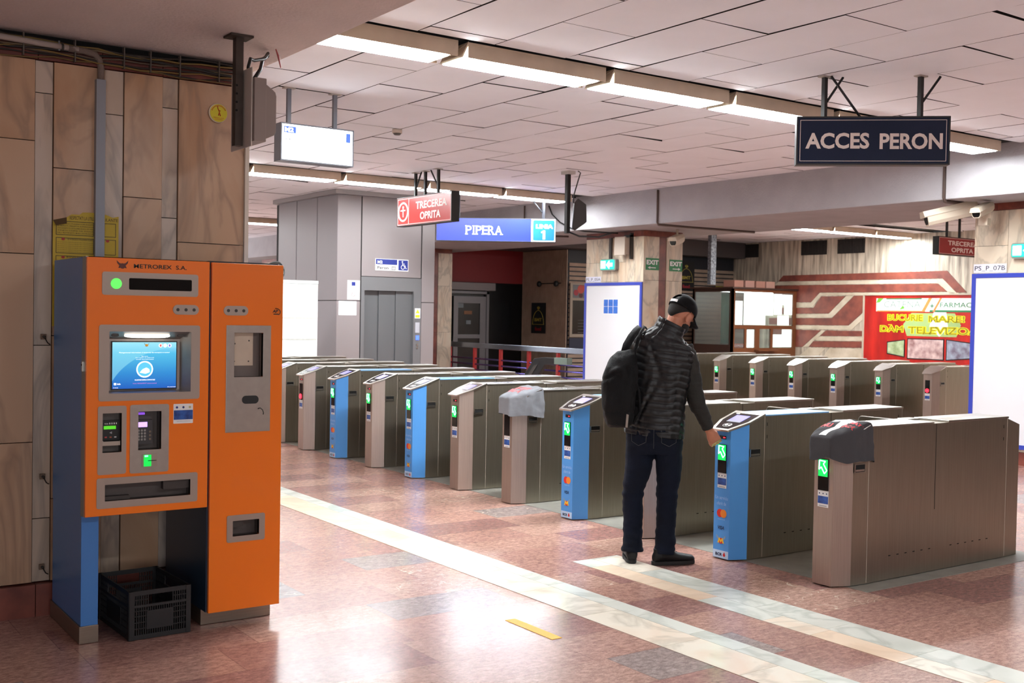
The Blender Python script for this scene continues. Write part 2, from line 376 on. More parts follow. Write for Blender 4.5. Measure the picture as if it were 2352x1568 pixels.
# ceilings: separate tiles hung under a dark slab, really open joints between them
def tile_ceiling(name, X0, X1, segs, px, xph, z, seed):
    rnd = random.Random(seed); b = MB()
    n0 = math.floor((X0-xph)/px); n1 = math.ceil((X1-xph)/px)
    for k in range(n0, n1):
        a = max(xph+k*px, X0); c = min(xph+(k+1)*px, X1)
        if c-a < .05: continue
        for (y0, y1, ph) in segs:
            off = ph+(0 if k % 2 else .63)
            j0 = math.floor((y0-off)/1.26); y = off+j0*1.26
            while y < y1:
                s, e = max(y, y0), min(y+1.26, y1); y += 1.26
                if e-s < .03: continue
                g0, g1 = rnd.choice((.006, .009, .014, .028)), .003
                t = [rnd.uniform(0, .006) for _ in range(4)]
                if rnd.random() < .10: t[rnd.randrange(2)] -= .014
                gx = rnd.choice((.006, .009, .013)) 
                lo = [(a+gx, s+g0, z+t[0]), (c-.0015, s+g0, z+t[1]), (c-.0015, e-g1, z+t[2]), (a+gx, e-g1, z+t[3])]
                hi = [(p[0], p[1], z+.045) for p in lo]
                b.add(lo+hi, [(0, 3, 2, 1)], TILE); b.add(lo+hi, [(4, 5, 6, 7), (0, 1, 5, 4), (1, 2, 6, 5), (2, 3, 7, 6), (3, 0, 4, 7)], M('joint_shade_edge', '#1E1B1A', .9))  # tile sides painted dark, joint shade is put into their colour
    b.box(X0, X1, segs[0][0], segs[-1][1], z+.046, z+.07, BLACK)
    return b.build(name, kind='structure', merge=False)
LY = [-.45, 6.64, 13.92, 21.9]     # near edge of each light row
SL = .33                            # slot left for the fittings
def segments(y0, y1, ph):
    e = [y0]
    out = []
    for y in LY:
        out.append((e[-1], y-.02, ph)); e.append(y+SL+.07)
    out.append((e[-1], y1, ph)); return out
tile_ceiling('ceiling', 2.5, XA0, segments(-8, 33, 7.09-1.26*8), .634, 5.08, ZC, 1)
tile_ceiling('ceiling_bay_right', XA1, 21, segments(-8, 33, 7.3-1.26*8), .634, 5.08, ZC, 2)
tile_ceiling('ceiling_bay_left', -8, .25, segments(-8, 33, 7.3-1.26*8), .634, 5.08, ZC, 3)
# beams, rough plaster
MB().box(.25, 2.51, -8, 33, ZB, ZC+.06, PLAST_LIT).build('trim_4', kind='structure', bevel=.01)
b = MB(); b.box(XA0, XA1, 7.5, 33, ZB, ZC+.06, PLAST); b.box(XA0-.09, XA1, -8, 7.495, ZB-.01, ZC+.06, PLAST)
b.build('trim_5', kind='structure', bevel=.01)
# enclosing walls
MB().box(-8, 21.2, -8.2, -8, 0, ZC, M('plain_wall', '#A39387', .8)).build('wall_back', kind='structure')
MB().box(-8.2, -8, -8, 33, 0, ZC, M('plain_wall', '#A39387', .8)).build('wall_left', kind='structure')
MB().box(-8, 21.2, 33, 33.2, 0, ZC, M('plain_wall', '#A39387', .8)).build('wall_far', kind='structure')

# wall behind the ticket machine: marble slabs
def kiosk_wall():
    b = MB(); b.box(-8, 2.385, 6.14, 7.5, 0, ZB, M('wall_core', '#2A211C', .9))
    f = frY(6.14); g = .0022; D = .04
    seams = [(.2, .62, .0), (.62, 1.269, .0), (1.269, 1.358, .012), (1.358, 1.615, .0), (1.615, 1.715, .012), (1.715, 1.923, .0), (1.923, 2.010, .012), (2.010, 2.403, .0)]
    cuts = [[1.87, 2.235], [.9, 1.87, 2.45], [.5, 1.4, 2.7], [.6, 1.45, 2.321], [1.1, 2.631], [1.3, 2.198], [.9, 2.1, 2.701], [.8, 1.97]]
    for (x0, x1, dd), cs in zip(seams, cuts):
        zs = [.17]+cs+[2.865]
        for a, c in zip(zs, zs[1:]):
            b.fbox(f, x0+g, x1-g, a+g, c-g, 0, D-dd, WMARB if dd == 0 else WMARB2)
    x = .2
    while x > -8:
        for a, c in ((.17, 1.3), (1.3, 2.3), (2.3, 2.865)): b.fbox(f, x-.6+g, x-g, a+g, c-g, 0, D, WMARB)
        x -= .6
    # end face of the block
    e = Fr((2.385, 6.142, 0), (0, 1, 0), (0, 0, 1))
    for u0, u1 in ((0, .45), (.45, .9), (.9, 1.4)):
        for a, c in ((.17, 1.1), (1.1, 2.0), (2.0, 2.865)): b.fbox(e, u0+g, u1-g, a+g, c-g, 0, .02, WMARB)
    o = b.build('wall_kiosk', kind='structure', merge=False); slab_attr(o)
    t = MB(); f2 = frY(6.14)
    x = -8
    while x < 2.4:
        x2 = min(x+.32, 2.40); t.fbox(f2, x+.002, x2-.002, 0, .165, 0, .075, REDM); t.fbox(f2, x+.002, x2-.002, 2.868, 2.955, 0, .045, REDM); x = x2
    t.fbox(f2, -8, 2.36, 2.95, 2.999, 0, .01, BLACK)
    t.build('baseboard_kiosk', kind='structure', merge=False)
kiosk_wall()
MB().box(2.389, 2.412, 6.080, 6.112, 0, 2.86, M('pale_corner_strip', '#D8CFC0', .5)).build('trim_6', kind='structure')

# marble pillars in the second line
def pillar(n, y0, y1):
    X0, X1 = 11.95, 12.8
    b = MB(); b.box(X0+.03, X1-.03, y0+.03, y1-.03, 0, ZB, M('wall_core', '#2A211C', .9))
    g = .002
    fx = frX(X0+.03); cols = []; w = y1-y0
    for frac0, frac1 in ((0, .3), (.3, .45), (.45, .57), (.57, .70), (.70, .86), (.86, 1.0)):
        u0, u1 = -(y1-.0)+w*frac0, -(y1-.0)+w*frac1
        c = [0.15, 1.25, 2.3+(.2 if frac0 in (0, .57) else -.12), 2.905]
        for a, d in zip(c, c[1:]): b.fbox(fx, u0+g, u1-g, a+g, d-g, 0, .03, CMARB)
    fy = frY(y0+.03)
    for x0, x1, ms in ((X0, 12.285, CMARB), (12.285, 12.445, REDM), (12.445, X1, CMARB)):
        for a, d in ((.15, 1.2), (1.2, 2.2), (2.2, 2.905)): b.fbox(fy, x0+g, x1-g, a+g, d-g, 0, .03 if ms is CMARB else .02, ms)
    for f, a0, a1 in ((fx, -y1, -y0), (fy, X0, X1)):
        u = a0
        while u < a1-.01:
            e = min(u+.14, a1); b.fbox(f, u+.001, e-.001, 2.907, 2.998, 0, .035, REDM); b.fbox(f, u+.001, e-.001, 0, .148, 0, .045, REDM); u = e
    for f, a0, a1 in ((Fr((X1-.03, 0, 0), (0, 1, 0), (0, 0, 1)), y0+.031, y1-.031), (Fr((0, y1-.03, 0), (-1, 0, 0), (0, 0, 1)), -X1, -X0-.031)):
        b.fbox(f, a0, a1, 0, 2.998, 0, .03, CMARB)
    o = b.build('pillar_%d' % n, kind='structure', merge=False); o.name = 'wall_pillar_%d' % n; slab_attr(o)
for n, (a, c) in enumerate(((6.2, 7.6), (13.4, 14.86), (20.55, 21.95), (27.7, 29.1))): pillar(n+1, a, c)
b = MB(); b.box(2.0, 2.38, 13.4, 14.86, 0, ZB, CMARB); b.build('wall_pillar_5', kind='structure')

# far right wall with the inlaid stone mural, top vents
def right_wall():
    b = MB(); b.box(21, 21.25, -8, 20.1, 0, ZC, TRAV)
    f = frX(21.0)
    P = dict(
     R1=[(18.44, 2.68), (13.97, 2.7), (13.5, 2.24), (13.74, 2.24), (14.07, 2.54), (18.59, 2.54)],
     W1=[(18.59, 2.53), (14.07, 2.53), (13.75, 2.24), (13.93, 2.24), (14.17, 2.44), (18.71, 2.45)],
     R2=[(18.86, 2.44), (14.18, 2.43), (13.95, 2.26), (17.31, 2.26), (17.57, 2.03), (18.86, 2.03)],
     W2=[(18.86, 2.02), (17.58, 2.02), (17.32, 2.25), (13.9, 2.25), (13.9, 2.19), (17.28, 2.19), (17.52, 1.91), (18.86, 1.9)],
     R3=[(18.86, 1.89), (17.49, 1.9), (17.27, 2.17), (16.58, 2.17), (17.04, 1.77), (18.86, 1.74)],
     W3=[(18.86, 1.73), (17.04, 1.76), (16.55, 2.18), (16.34, 2.18), (16.94, 1.67), (18.86, 1.65)],
     R4=[(18.86, 1.64), (16.94, 1.66), (16.33, 2.18), (16.06, 2.18), (16.06, 1.82), (16.47, 1.5), (18.86, 1.48)],
     W4=[(18.86, 1.47), (16.47, 1.49), (16.06, 1.81), (16.06, 1.66), (16.38, 1.4), (18.86, 1.38)],
     R5=[(18.86, 1.37), (17.26, 1.37), (17.8, .96), (18.86, .95)], W5=[(17.24, 1.37), (17.13, 1.37), (17.61, .97), (17.79, .96)],
     R6=[(17.1, 1.37), (16.06, 1.38), (16.06, 1.26), (17.28, 1.24)], W6=[(17.29, 1.23), (16.06, 1.25), (16.06, 1.15), (17.46, 1.12)],
     R7=[(17.47, 1.11), (16.06, 1.14), (16.06, 1.0), (17.61, .97)], W7=[(17.6, .95), (17.1, .96), (17.5, .6), (18.1, .6)], W8=[(17.0, .96), (16.06, .98), (16.06, .6), (17.3, .6)])
    for k, p in P.items():
        b.fpoly(f, [(-y, z) for y, z in p], 0, .012 if k[0] == 'R' else .009, REDW if k[0] == 'R' else WHST)
    b.build('wall_right', kind='structure', merge=False)
right_wall()
for i, (y1, y0, w) in enumerate(((20.05, 19.26, 'leftmost, above the ticket booth'), (17.89, 17.14, 'middle one of three'), (16.82, 16.07, 'rightmost, nearest the red sign'))):
    e = empty('ventilation_grille', (20.99, (y0+y1)/2, 3.32), label='dark ventilation grille high in the stone wall, '+w, category='vent', group='ventilation grilles along the wall top') if 0 else None
    root = empty('ventilation_grille', (20.995, (y0+y1)/2, 3.32)); tag(root, 'dark slatted vent high in the stone wall, '+w, 'vent', 'vents along the top of the wall')
    f = Fr((0, 0, 0), (0, -1, 0), (0, 0, 1)); h = (y1-y0)/2
    MB().fbox(f, -h, h, -.165, .165, 0, .006, BLACK).build('backing', root)
    fr_ = MB(); fr_.ring(f, [(-h, -.165), (h, -.165), (h, .165), (-h, .165)], [(-h+.02, -.145), (h-.02, -.145), (h-.02, .145), (-h+.02, .145)], 0, .02, DARK); fr_.build('frame', root)
    s = MB(); n = 18
    for k in range(n): u = -h+.03+(2*h-.06)*k/(n-1); s.fbox(f, u-.006, u+.006, -.15, .15, .006, .018, DGREY)
    s.build('slats', root)

# shop front at the far end
def shop():
    SL1 = M('slat_wood', '#A08976', .6, noise_amt=.25, nscale=5); NAVY = M('navy_panel', '#15161E', .5)
    b = MB(); b.box(15.63, 21.25, 20.1, 20.3, 0, 3.13, NAVY)
    f = frY(20.1)
    for k in range(26):
        z = .12+k*.105
        if z < 2.83: b.fbox(f, 15.66, 21.0, z, z+.075, 0, .02, SL1)
    b.build('wall_shop', kind='structure', merge=False)
    b = MB(); b.box(15.63, 15.8, 20.3, 21.85, 0, 3.13, NAVY); f = frX(15.63)
    for k in range(42):
        u = -21.85+k*.0418; b.fbox(f, u, u+.024, .02, 3.12, 0, .022, M('slat_wood_light', '#B49C88', .6, noise_amt=.2, nscale=5))
    b.build('wall_slats', kind='structure', merge=False)
    MB().box(12, 21.2, 19.7, 25, 3.13, ZC, M('dark_soffit', '#4A4342', .8)).build('trim_7', kind='structure')
    b = MB(); REDF = M('red_fascia', '#7E1418', .6); b.box(10, 15.63, 21.85, 22.0, 2.35, 3.13, REDF)
    b.box(10, 15.63, 21.88, 22.0, 0, 2.35, M('dark_shop_glass', '#0C0A0C', .25))
    b.build('wall_red_shop', kind='structure', merge=False)
shop()

# ============================================================ CEILING LIGHTS
def ceiling_light_proto():
    root = empty('ceiling_light', (0, 0, 0))
    b = MB(); L, w, h = 1.262, .30, .10; t = .012
    b.box(0, L, 0, t, -h+.004, .012, CREAM); b.box(0, L, w-t, w, -h+.004, .012, CREAM)
    b.add([(0, 0, .012), (0, w, .012), (-.055, w, -h), (-.055, 0, -h), (t, 0, .012), (t, w, .012), (t-.055, w, -h), (t-.055, 0, -h)],
          [(0, 1, 2, 3), (7, 6, 5, 4), (0, 3, 7, 4), (1, 5, 6, 2), (0, 4, 5, 1), (3, 2, 6, 7)], CREAM)
    b.add([(L, 0, .012), (L, w, .012), (L-.055, w, -h), (L-.055, 0, -h), (L-t, 0, .012), (L-t, w, .012), (L-t-.055, w, -h), (L-t-.055, 0, -h)],
          [(0, 1, 2, 3), (7, 6, 5, 4), (0, 3, 7, 4), (1, 5, 6, 2), (0, 4, 5, 1), (3, 2, 6, 7)], CREAM)
    b.box(0, L, 0, w, .0, .012, CREAM)
    b.build('housing', root, bevel=.002)
    MB().box(-.036, L-.074, .014, w-.014, -h-.004, -h+.006, TUBEM).build('diffuser', root)
    return root
proto_light = ceiling_light_proto(); used_light = [False]
def put_light(x, y, label, grp):
    o = proto_light if not used_light[0] else copy_tree(proto_light); used_light[0] = True
    o.location = (x, y, ZC-.015); tag(o, label, 'light', grp); return o
ordn = ['first', 'second', 'third', 'fourth', 'fifth', 'sixth', 'seventh']
rows = [(6.65, 'front row across the top'), (13.93, 'middle row behind the red sign'), (21.93, 'farthest row seen left of the lift')]
for y, nm in rows:
    for k in range(6):
        put_light(2.86+1.345*k+.04, y, 'ceiling light, %s from the left in the %s' % (ordn[k], nm), 'fluorescent lights in the main hall')
for k in (0, 1, 2): put_light(2.90+1.345*k*2, -.44, 'fluorescent ceiling light, row behind the camera, %s from the left' % ordn[k], 'fluorescent lights behind the camera')
for k in range(5): put_light(20.9-1.345*(5-k)+.06, 14.72, 'fluorescent ceiling light beyond the second beam, %s from the left' % ordn[k], 'fluorescent lights beyond the beam')
for k in range(5): put_light(20.9-1.345*(5-k)+.06, 6.6, 'fluorescent ceiling light behind the right pillar, %s from the left' % ordn[k], 'fluorescent lights beyond the beam')
b = MB()
for y in LY:
    for X0, X1 in ((2.5, XA0), (XA1, 21), (-8, .25)): b.box(X0, X1, y-.01, y+SL+.07, ZC+.026, ZC+.03, BLACK)
b.build('trim_8', kind='structure', merge=False)

# ============================================================ FARE GATES
GP = [(0, .068), (.12, .117), (.25, .125), (1.745, .125), (1.90, .120), (1.98, .068)]
GZ = [.862, .905, .952, .952, .905, .850]
GHT = lambda x: .862+(x)*(.952-.862)/.25 if x < .25 else .952
def gate_proto(reader, wrap, state):
    root = empty('fare_gate', (0, 0, 0))
    b = MB(); V = []; F = []
    n = len(GP)
    for s in (-1, 1):
        for (x, y), z in zip(GP, GZ): V += [(x, s*y, .004), (x, s*y, z)]
    def i(s, k, t): return (0 if s < 0 else 2*n)+2*k+t
    for k in range(n-1):
        for s in (-1, 1): F.append((i(s, k, 0), i(s, k+1, 0), i(s, k+1, 1), i(s, k, 1)))
        F.append((i(-1, k, 1), i(-1, k+1, 1), i(1, k+1, 1), i(1, k, 1))); F.append((i(-1, k, 0), i(1, k, 0), i(1, k+1, 0), i(-1, k+1, 0)))
    F.append((i(-1, 0, 0), i(-1, 0, 1), i(1, 0, 1), i(1, 0, 0))); F.append((i(-1, n-1, 0), i(1, n-1, 0), i(1, n-1, 1), i(-1, n-1, 1)))
    b.add(V, F, STEEL)
    fs = Fr((0, -.125, 0), (1, 0, 0), (0, 0, 1))
    for x in (.258, 1.742): b.fbox(fs, x-.001, x+.001, .01, .95, 0, .0015, M('seam', '#C9BFB2', .4))
    for z in (.898, .815):
        for x in (.282, 1.70): b.fbox(fs, x-.002, x+.002, z-.011, z+.011, 0, .0015, BLACK)
    for x in [.48+.082*k for k in range(6)]+[1.12+.082*k for k in range(6)]: b.fbox(fs, x-.010, x+.010, .148, .153, 0, .0015, BLACK)
    b.fbox(fs, .932, .936, .40, .95, 0, .001, BLACK)
    b.build('body', root)
    # nose cover: front and two chamfers
    c = MB(); o = .0025; mat = BLUEG if wrap else STEELF
    q = [(.118, -.1195), (-o, -.070), (-o, .070), (.118, .1195)]
    V = [(x, y, .006) for x, y in q]+[(q[0][0], q[0][1], .902), (q[1][0], q[1][1], .862), (q[2][0], q[2][1], .862), (q[3][0], q[3][1], .902)]
    c.add(V, [(0, 1, 5, 4), (1, 2, 6, 5), (2, 3, 7, 6)], mat)
    f = frX(-o)
    if wrap:
        c.fbox(f, -.068, .068, .008, .058, 0, .0006, M('pale_blue_band', '#BCD6F2', .5))
        c.text(f, -.045, .015, .022, .042, 'BCR', .001, M('navy_ink', '#12204A', .5), bold=.03)
        c.fpoly(f, circ(.032, .031, .011, 12), .0006, .0012, M('red_mark', '#D42A2A', .5)); c.fpoly(f, circ(.032, .044, .005, 10), .0006, .0012, M('red_mark', '#D42A2A', .5))
        c.text(f, -.056, .056, .398, .422, 'Un serviciu', .0008, M('pale_ink', '#A9CDF5', .5)); c.text(f, -.042, .042, .360, .384, 'oferit de', .0008, M('pale_ink', '#A9CDF5', .5))
        c.fpoly(f, circ(-.013, .305, .028, 20), .0006, .0012, M('red_circle', '#D8281E', .5)); c.fpoly(f, circ(.019, .305, .028, 20), .0012, .0018, M('amber_circle', '#EE8A28', .5))
        c.text(f, -.030, .034, .262, .270, 'mastercard', .0008, M('pale_ink', '#A9CDF5', .5))
        c.text(f, -.028, .028, .198, .222, 'VISA', .0008, M('navy_ink', '#12204A', .5), bold=.02, shear=.25)
        emblem(c, f, 0, .128, .040)
    c.build('nose_panel', root, label=None)
    # display window with arrow or stop sign
    d = MB(); d.fbox(f, -.038, .036, .575, .765, .0005, .006, BGLASS); w = d.build('display_window', root)
    a = MB(); fa = frX(-o-.0075)
    if state == 'green':
        a.fbox(fa, -.035, .034, .660, .762, 0, .0012, GRNHALO)
        P = [(-.026, .755), (.018, .752), (.004, .736), (.030, .698), (.012, .678), (-.012, .716), (-.028, .700)]
        for p, q_ in zip(P, P[1:]+P[:1]): a.tube([fa.p(p[0], p[1], .003), fa.p(q_[0], q_[1], .003)], .0036, GRN, 6)
        a.build('arrow_light', w)
    elif state == 'red':
        for r in (.012, .026):
            pts = [fa.p(u, v, .003) for u, v in circ(0, .615, r, 20)]; a.tube(pts+[pts[0]], .004, REDL, 6, caps=False)
        a.fbox(fa, -.020, .020, .609, .621, .001, .004, REDL); a.build('stop_light', w)
    if reader:
        d = MB(); d.fbox(f, -.030, .030, .800, .822, .0005, .004, BLACKP); w2 = d.build('led_strip', root)
        a = MB(); a.fpoly(frX(-o-.004), circ(.012, .811, .0045, 10), 0, .002, REDL); a.fpoly(frX(-o-.004), circ(.023, .811, .0025, 10), 0, .002, REDL); a.build('led', w2)
    s_ = MB(); s_.fbox(f, -.040, .040, .474, .574, .0006, .0022, WHITE)
    s_.fbox(f, -.038, .038, .495, .540, .0022, .0028, M('sticker_photo', '#2F62B8', .4, col2='#16306E', nscale=30))
    for u in (-.027, 0, .026): s_.fpoly(f, circ(u, .556, .0045, 8), .0022, .0028, M('navy_ink', '#12204A', .5))
    s_.fbox(f, -.028, .028, .479, .484, .0022, .0026, M('grey_ink', '#9A9A9E', .5)); s_.build('sticker', root)
    # ticket slot on the near side
    t = MB(); t.fbox(fs, .126, .215, .690, .735, .0005, .003, BLACK); t.ring(fs, [(.122, .686), (.219, .686), (.219, .739), (.122, .739)], [(.126, .690), (.215, .690), (.215, .735), (.126, .735)], .0, .006, STEELT)
    t.fbox(fs, .130, .211, .694, .706, .003, .006, STEELT); t.build('ticket_slot', root)
    # sloping head
    sl = Vector((.25, 0, .090)).normalized(); fh = Fr((0, 0, .865), (0, -1, 0), sl)
    if Fr((0, 0, 0), (0, -1, 0), sl).n.z < 0: fh = Fr((0, 0, .865), (0, 1, 0), sl)
    H = .276
    outer = [(-.076, -.036), (.076, -.036), (.134, .115), (.134, H), (-.134, H), (-.134, .115)]
    inner = [(-.058, -.014), (.058, -.014), (.112, .118), (.112, H-.035), (-.112, H-.035), (-.112, .118)]
    h = MB()
    if reader:
        h.ring(fh, outer, inner, .0, .014, STEELT); h.fpoly(fh, inner, .0, .011, M('seam_dark', '#222222', .5)); hd = h.build('reader_head', root, bevel=.002)
        g = MB(); g.fpoly(fh, inner, .0112, .0135, BGLASS); gl = g.build('reader_glass', hd)
        ls = MB(); ls.fbox(fh, -.058, .062, .115, .205, .0137, .0150, LCD); ls.fbox(fh, -.058, .062, .095, .118, .0137, .0150, M('lcd_grey', '#8F8F9A', .3, emit=.25, ecol='#8F8F9A')); ls.build('reader_screen', hd)
        lg = MB(); pts = [fh.p(u, v, .0145) for u, v in circ(0, .042, .034, 28, .027)]; lg.tube(pts+[pts[0]], .0012, WINK, 5, caps=False)
        for r in (.010, .017, .024):
            pts = [fh.p(.004+r*cos(a), .042+r*sin(a), .0145) for a in [radians(-40+8*k) for k in range(11)]]; lg.tube(pts, .0015, WINK, 5)
        lg.fpoly(fh, [(-.020, .032), (.0, .030), (.004, .048), (-.012, .056), (-.022, .046)], .0136, .0148, WINK); lg.fbox(fh, -.085, -.055, .222, .232, .0136, .0148, WINK)
        lg.build('contactless_symbol', hd)
    else:
        h.fpoly(fh, outer, .0, .010, STEELT); h.build('sloping_lid', root, bevel=.002)
    # flat lids
    l = MB(); l.box(.262, .905, -.130, .130, .953, .962, BLUETOP if wrap else STEELT); l.build('front_lid', root, bevel=.0015)
    l = MB(); l.box(1.06, 1.752, -.130, .130, .953, .966, STEELT); l.build('rear_lid', root, bevel=.0015)
    # glass flap and its hinge
    a = MB(); a.box(.93, 1.06, .085, .165, .945, .962, STEELT); a.box(.985, 1.012, .125, .17, .60, .955, STEELT); hg = a.build('flap_hinge', root, bevel=.002)
    fg = Fr((1.0, .17, 0), (0, 1, 0), (0, 0, 1))
    g = MB(); g.fpoly(fg, rrect(0, .36, .28, .942, .03), -.006, .006, GLASS); g.build('glass_flap', root)
    e = MB(); rr = rrect(.0, .36, .28, .942, .03); rr.append(rr[0]); e.tube([fg.p(u, v, 0) for u, v in rr], .0035, M('glass_edge', '#CFC6BC', .3), 5, caps=False); e.build('glass_edge', root.children[-1])
    # rear display
    fr2 = Fr((1.98, 0, 0), (0, 1, 0), (0, 0, 1)); d = MB(); d.fbox(fr2, -.036, .036, .56, .76, .0005, .006, BGLASS); d.build('rear_display', root)
    return root
BLUETOP = M('pale_blue_lid', '#7DB6EA', .3)
def emblem(b, f, u, v, s, m=None):
    Y_, R_, G_ = M('emblem_yellow', '#F0C828', .5), M('red_mark', '#D42A2A', .5), M('emblem_grey', '#8FA0B4', .5)
    if m: Y_ = R_ = G_ = m
    for q in (-1, 1):
        b.fpoly(f, [(u+q*s*.2, v+s*.1), (u+q*s*1.05, v+s*.85), (u+q*s*.95, v+s*.35), (u+q*s*.4, v-s*.25)], .0006, .0010, G_)
    b.fpoly(f, circ(u, v-s*.15, s*.5, 16), .0010, .0013, R_)
    b.fpoly(f, [(u-s*.75, v-s*.55), (u-s*.35, v+s*.4), (u, v-s*.05), (u+s*.35, v+s*.4), (u+s*.75, v-s*.55), (u+s*.4, v-s*.5), (u+s*.28, v-s*.05), (u, v-s*.45), (u-s*.28, v-s*.05), (u-s*.4, v-s*.5)], .0014, .0018, Y_)
YG = [4.376+.8355*i for i in range(13)]
gates = [  # reader, blue wrap, state, label
 (True, False, 'green', 'steel fare gate nearest the camera, its head under a dark grey cloth, green arrow lit'),
 (True, True, 'green', 'blue-fronted fare gate at which the man holds out his hand'),
 (True, False, 'green', 'steel fare gate seen between and behind the legs of the man'),
 (True, True, 'green', 'blue-fronted fare gate just left of the man, lettering on its front'),
 (True, False, 'dark', 'steel fare gate under the pale grey cloth with red lettering, display dark'),
 (True, False, 'green', 'steel fare gate with smeared reader glass, left of the pale cloth cover'),
 (True, True, 'green', 'blue-fronted fare gate, middle one of the three left of the covered gate'),
 (True, False, 'green', 'steel fare gate with green arrow between two blue-fronted gates'),
 (True, True, 'green', 'blue-fronted fare gate farthest away, next to the gate with the red light'),
 (True, False, 'red', 'steel fare gate with a red stop light, near the orange machine'),
 (True, False, 'dark', 'steel fare gate cut off by the edge of the orange machine'),
 (True, False, 'dark', 'steel fare gate top just behind the one at the orange machine'),
 (True, False, 'dark', 'last steel fare gate of the front line, below the white cabinet')]
cache = {}
def put_gate(x, y, key, label, grp):
    if key not in cache: cache[key] = gate_proto(*key); o = cache[key]
    else: o = copy_tree(cache[key])
    o.location = (x, y, 0.003); tag(o, label, 'fare gate', grp); return o
for y, (r, w, st, lb) in zip(YG, gates): put_gate(5.385, y, (r, w, st), lb, 'front line of fare gates')
back = ['steel gate with a red stop light at the right end of the rear line', 'rear-line steel gate next to the one showing red', 'rear-line steel gate, third from the right with a green light', 'rear-line steel gate, fourth from the right, below the stone mural',
        'rear-line steel gate, fifth from the right, below the ticket booth edge', 'rear-line steel gate below the lit booth window', 'rear-line steel gate half hidden by the shoulder of the man']
for k, lb in enumerate(back): put_gate(14.12, 9.66+.84*k, (False, False, 'red' if k == 0 else 'green'), lb, 'rear line of fare gates')

# cloth hoods tied over two gate heads
def hood(y, main, red, zlow, label, white, seed, grp):
    root = empty('cloth_cover', (5.385, y, .0)); tag(root, label, 'cloth cover', grp)
    b = MB(); nz = 14; na = 72; rings = []
    out = [(-.046, -.080), (-.046, .080), (.10, .137), (.285, .135), (.285, -.135), (.10, -.137)]
    def plan(t):
        L_ = []; tot = 0
        for i in range(6):
            a, c = Vector(out[i]), Vector(out[(i+1) % 6]); L_.append((a, c, (c-a).length)); tot += (c-a).length
        d = t*tot
        for a, c, l in L_:
            if d <= l: return a.lerp(c, d/l)
            d -= l
        return Vector(out[0])
    def top(x): return .905+max(0, min(1, (x+.05)/.32))*.085
    for j in range(nz+1):
        s = j/nz; R = []
        for k in range(na):
            p = plan(k/na); zt = top(p.x)
            hem = zlow+.009*sin(k*.35+seed)+.012*noise.noise(Vector((k*.2, seed, 0)))-.02*p.x/.3
            z = hem+(zt-hem)*s
            w = .016*noise.noise(Vector((p.x*16, p.y*16+z*9, seed)))+.010*noise.noise(Vector((k*.5, z*30, seed)))
            q = p*(1+.02*(1-s)**2+w*2.6)
            if s > .9: q = p*(1-(s-.9)*.6)
            R.append(Vector((q.x, q.y, z+(.006*noise.noise(Vector((k*.4, 3, seed)))))))
        rings.append(R)
    for s2 in (.78, .5, .22, .02):
        R = []
        for k in range(na):
            p = plan(k/na); q = Vector((.12+(p.x-.12)*s2, p.y*s2)); R.append(Vector((q.x, q.y, top(q.x)+.012+.018*noise.noise(Vector((q.x*22, q.y*22, seed))))))
        rings.append(R)
    n = na; V = [p for r in rings for p in r]; F = []
    for i in range(len(rings)-1):
        for k in range(n): F.append((i*n+k, i*n+(k+1) % n, (i+1)*n+(k+1) % n, (i+1)*n+k))
    F.append(tuple(range((len(rings)-1)*n, len(rings)*n)))
    b.add(V, F, main, True); o = b.build('hood', root)
    sm = o.modifiers.new('s', 'SUBSURF'); sm.levels = 1; sm.render_levels = 1
    sl = Vector((.32, 0, .085)).normalized(); fh = Fr((-.02, 0, .932), (0, -1, 0), sl)
    if fh.n.z < 0: fh = Fr((-.02, 0, .932), (0, 1, 0), sl)
    t = MB()
    if white:
        for (ua, ub, va, vb) in ((-.022, .030, -.01, .25), (-.11, .07, .205, .262)):
            nu, nv = 12, 24; t.add([fh.p(ua+(ub-ua)*i/nu, va+(vb-va)*j/nv, .003) for j in range(nv+1) for i in range(nu+1)], [(j*(nu+1)+i, j*(nu+1)+i+1, (j+1)*(nu+1)+i+1, (j+1)*(nu+1)+i) for j in range(nv) for i in range(nu)], M('white_tape', '#F2EEE6', .35))
        wrap(t.build('tape', root), o)
        t = MB(); t.text(fh, -.115, -.045, .12, .165, 'NU', .006, red, bold=.06); t.text(fh, .035, .125, .12, .17, 'ECA', .006, red, bold=.06); t.text(fh, .045, .13, .19, .225, 'BAT', .006, red, bold=.06)
    else:
        t.text(fh, -.10, .09, .16, .215, 'ACEST', .006, red, bold=.04); t.text(fh, -.09, .08, .08, .135, 'RUPT', .006, red, bold=.04)
    wrap(t.build('lettering', root), o, .0022)
def wrap(t, o, off=.0012):
    m = t.modifiers.new('w', 'SHRINKWRAP'); m.target = o; m.wrap_method = 'PROJECT'; m.use_project_z = True; m.use_negative_direction = True; m.use_positive_direction = True; m.offset = off
hood(YG[0], M('charcoal_cloth', '#3B3A3D', .9, bump=.3, bscale=300), M('red_ink', '#D0303A', .6), .768, 'dark grey cloth hood with white tape and red letters on the nearest gate', True, 1.3, 'cloth covers over readers')
hood(YG[4], M('grey_cloth', '#77797F', .9, bump=.3, bscale=300), M('pale_red_ink', '#D8686C', .6), .755, 'pale grey cloth hood with red letters tied over the fifth gate', False, 5.1, 'cloth covers over readers')
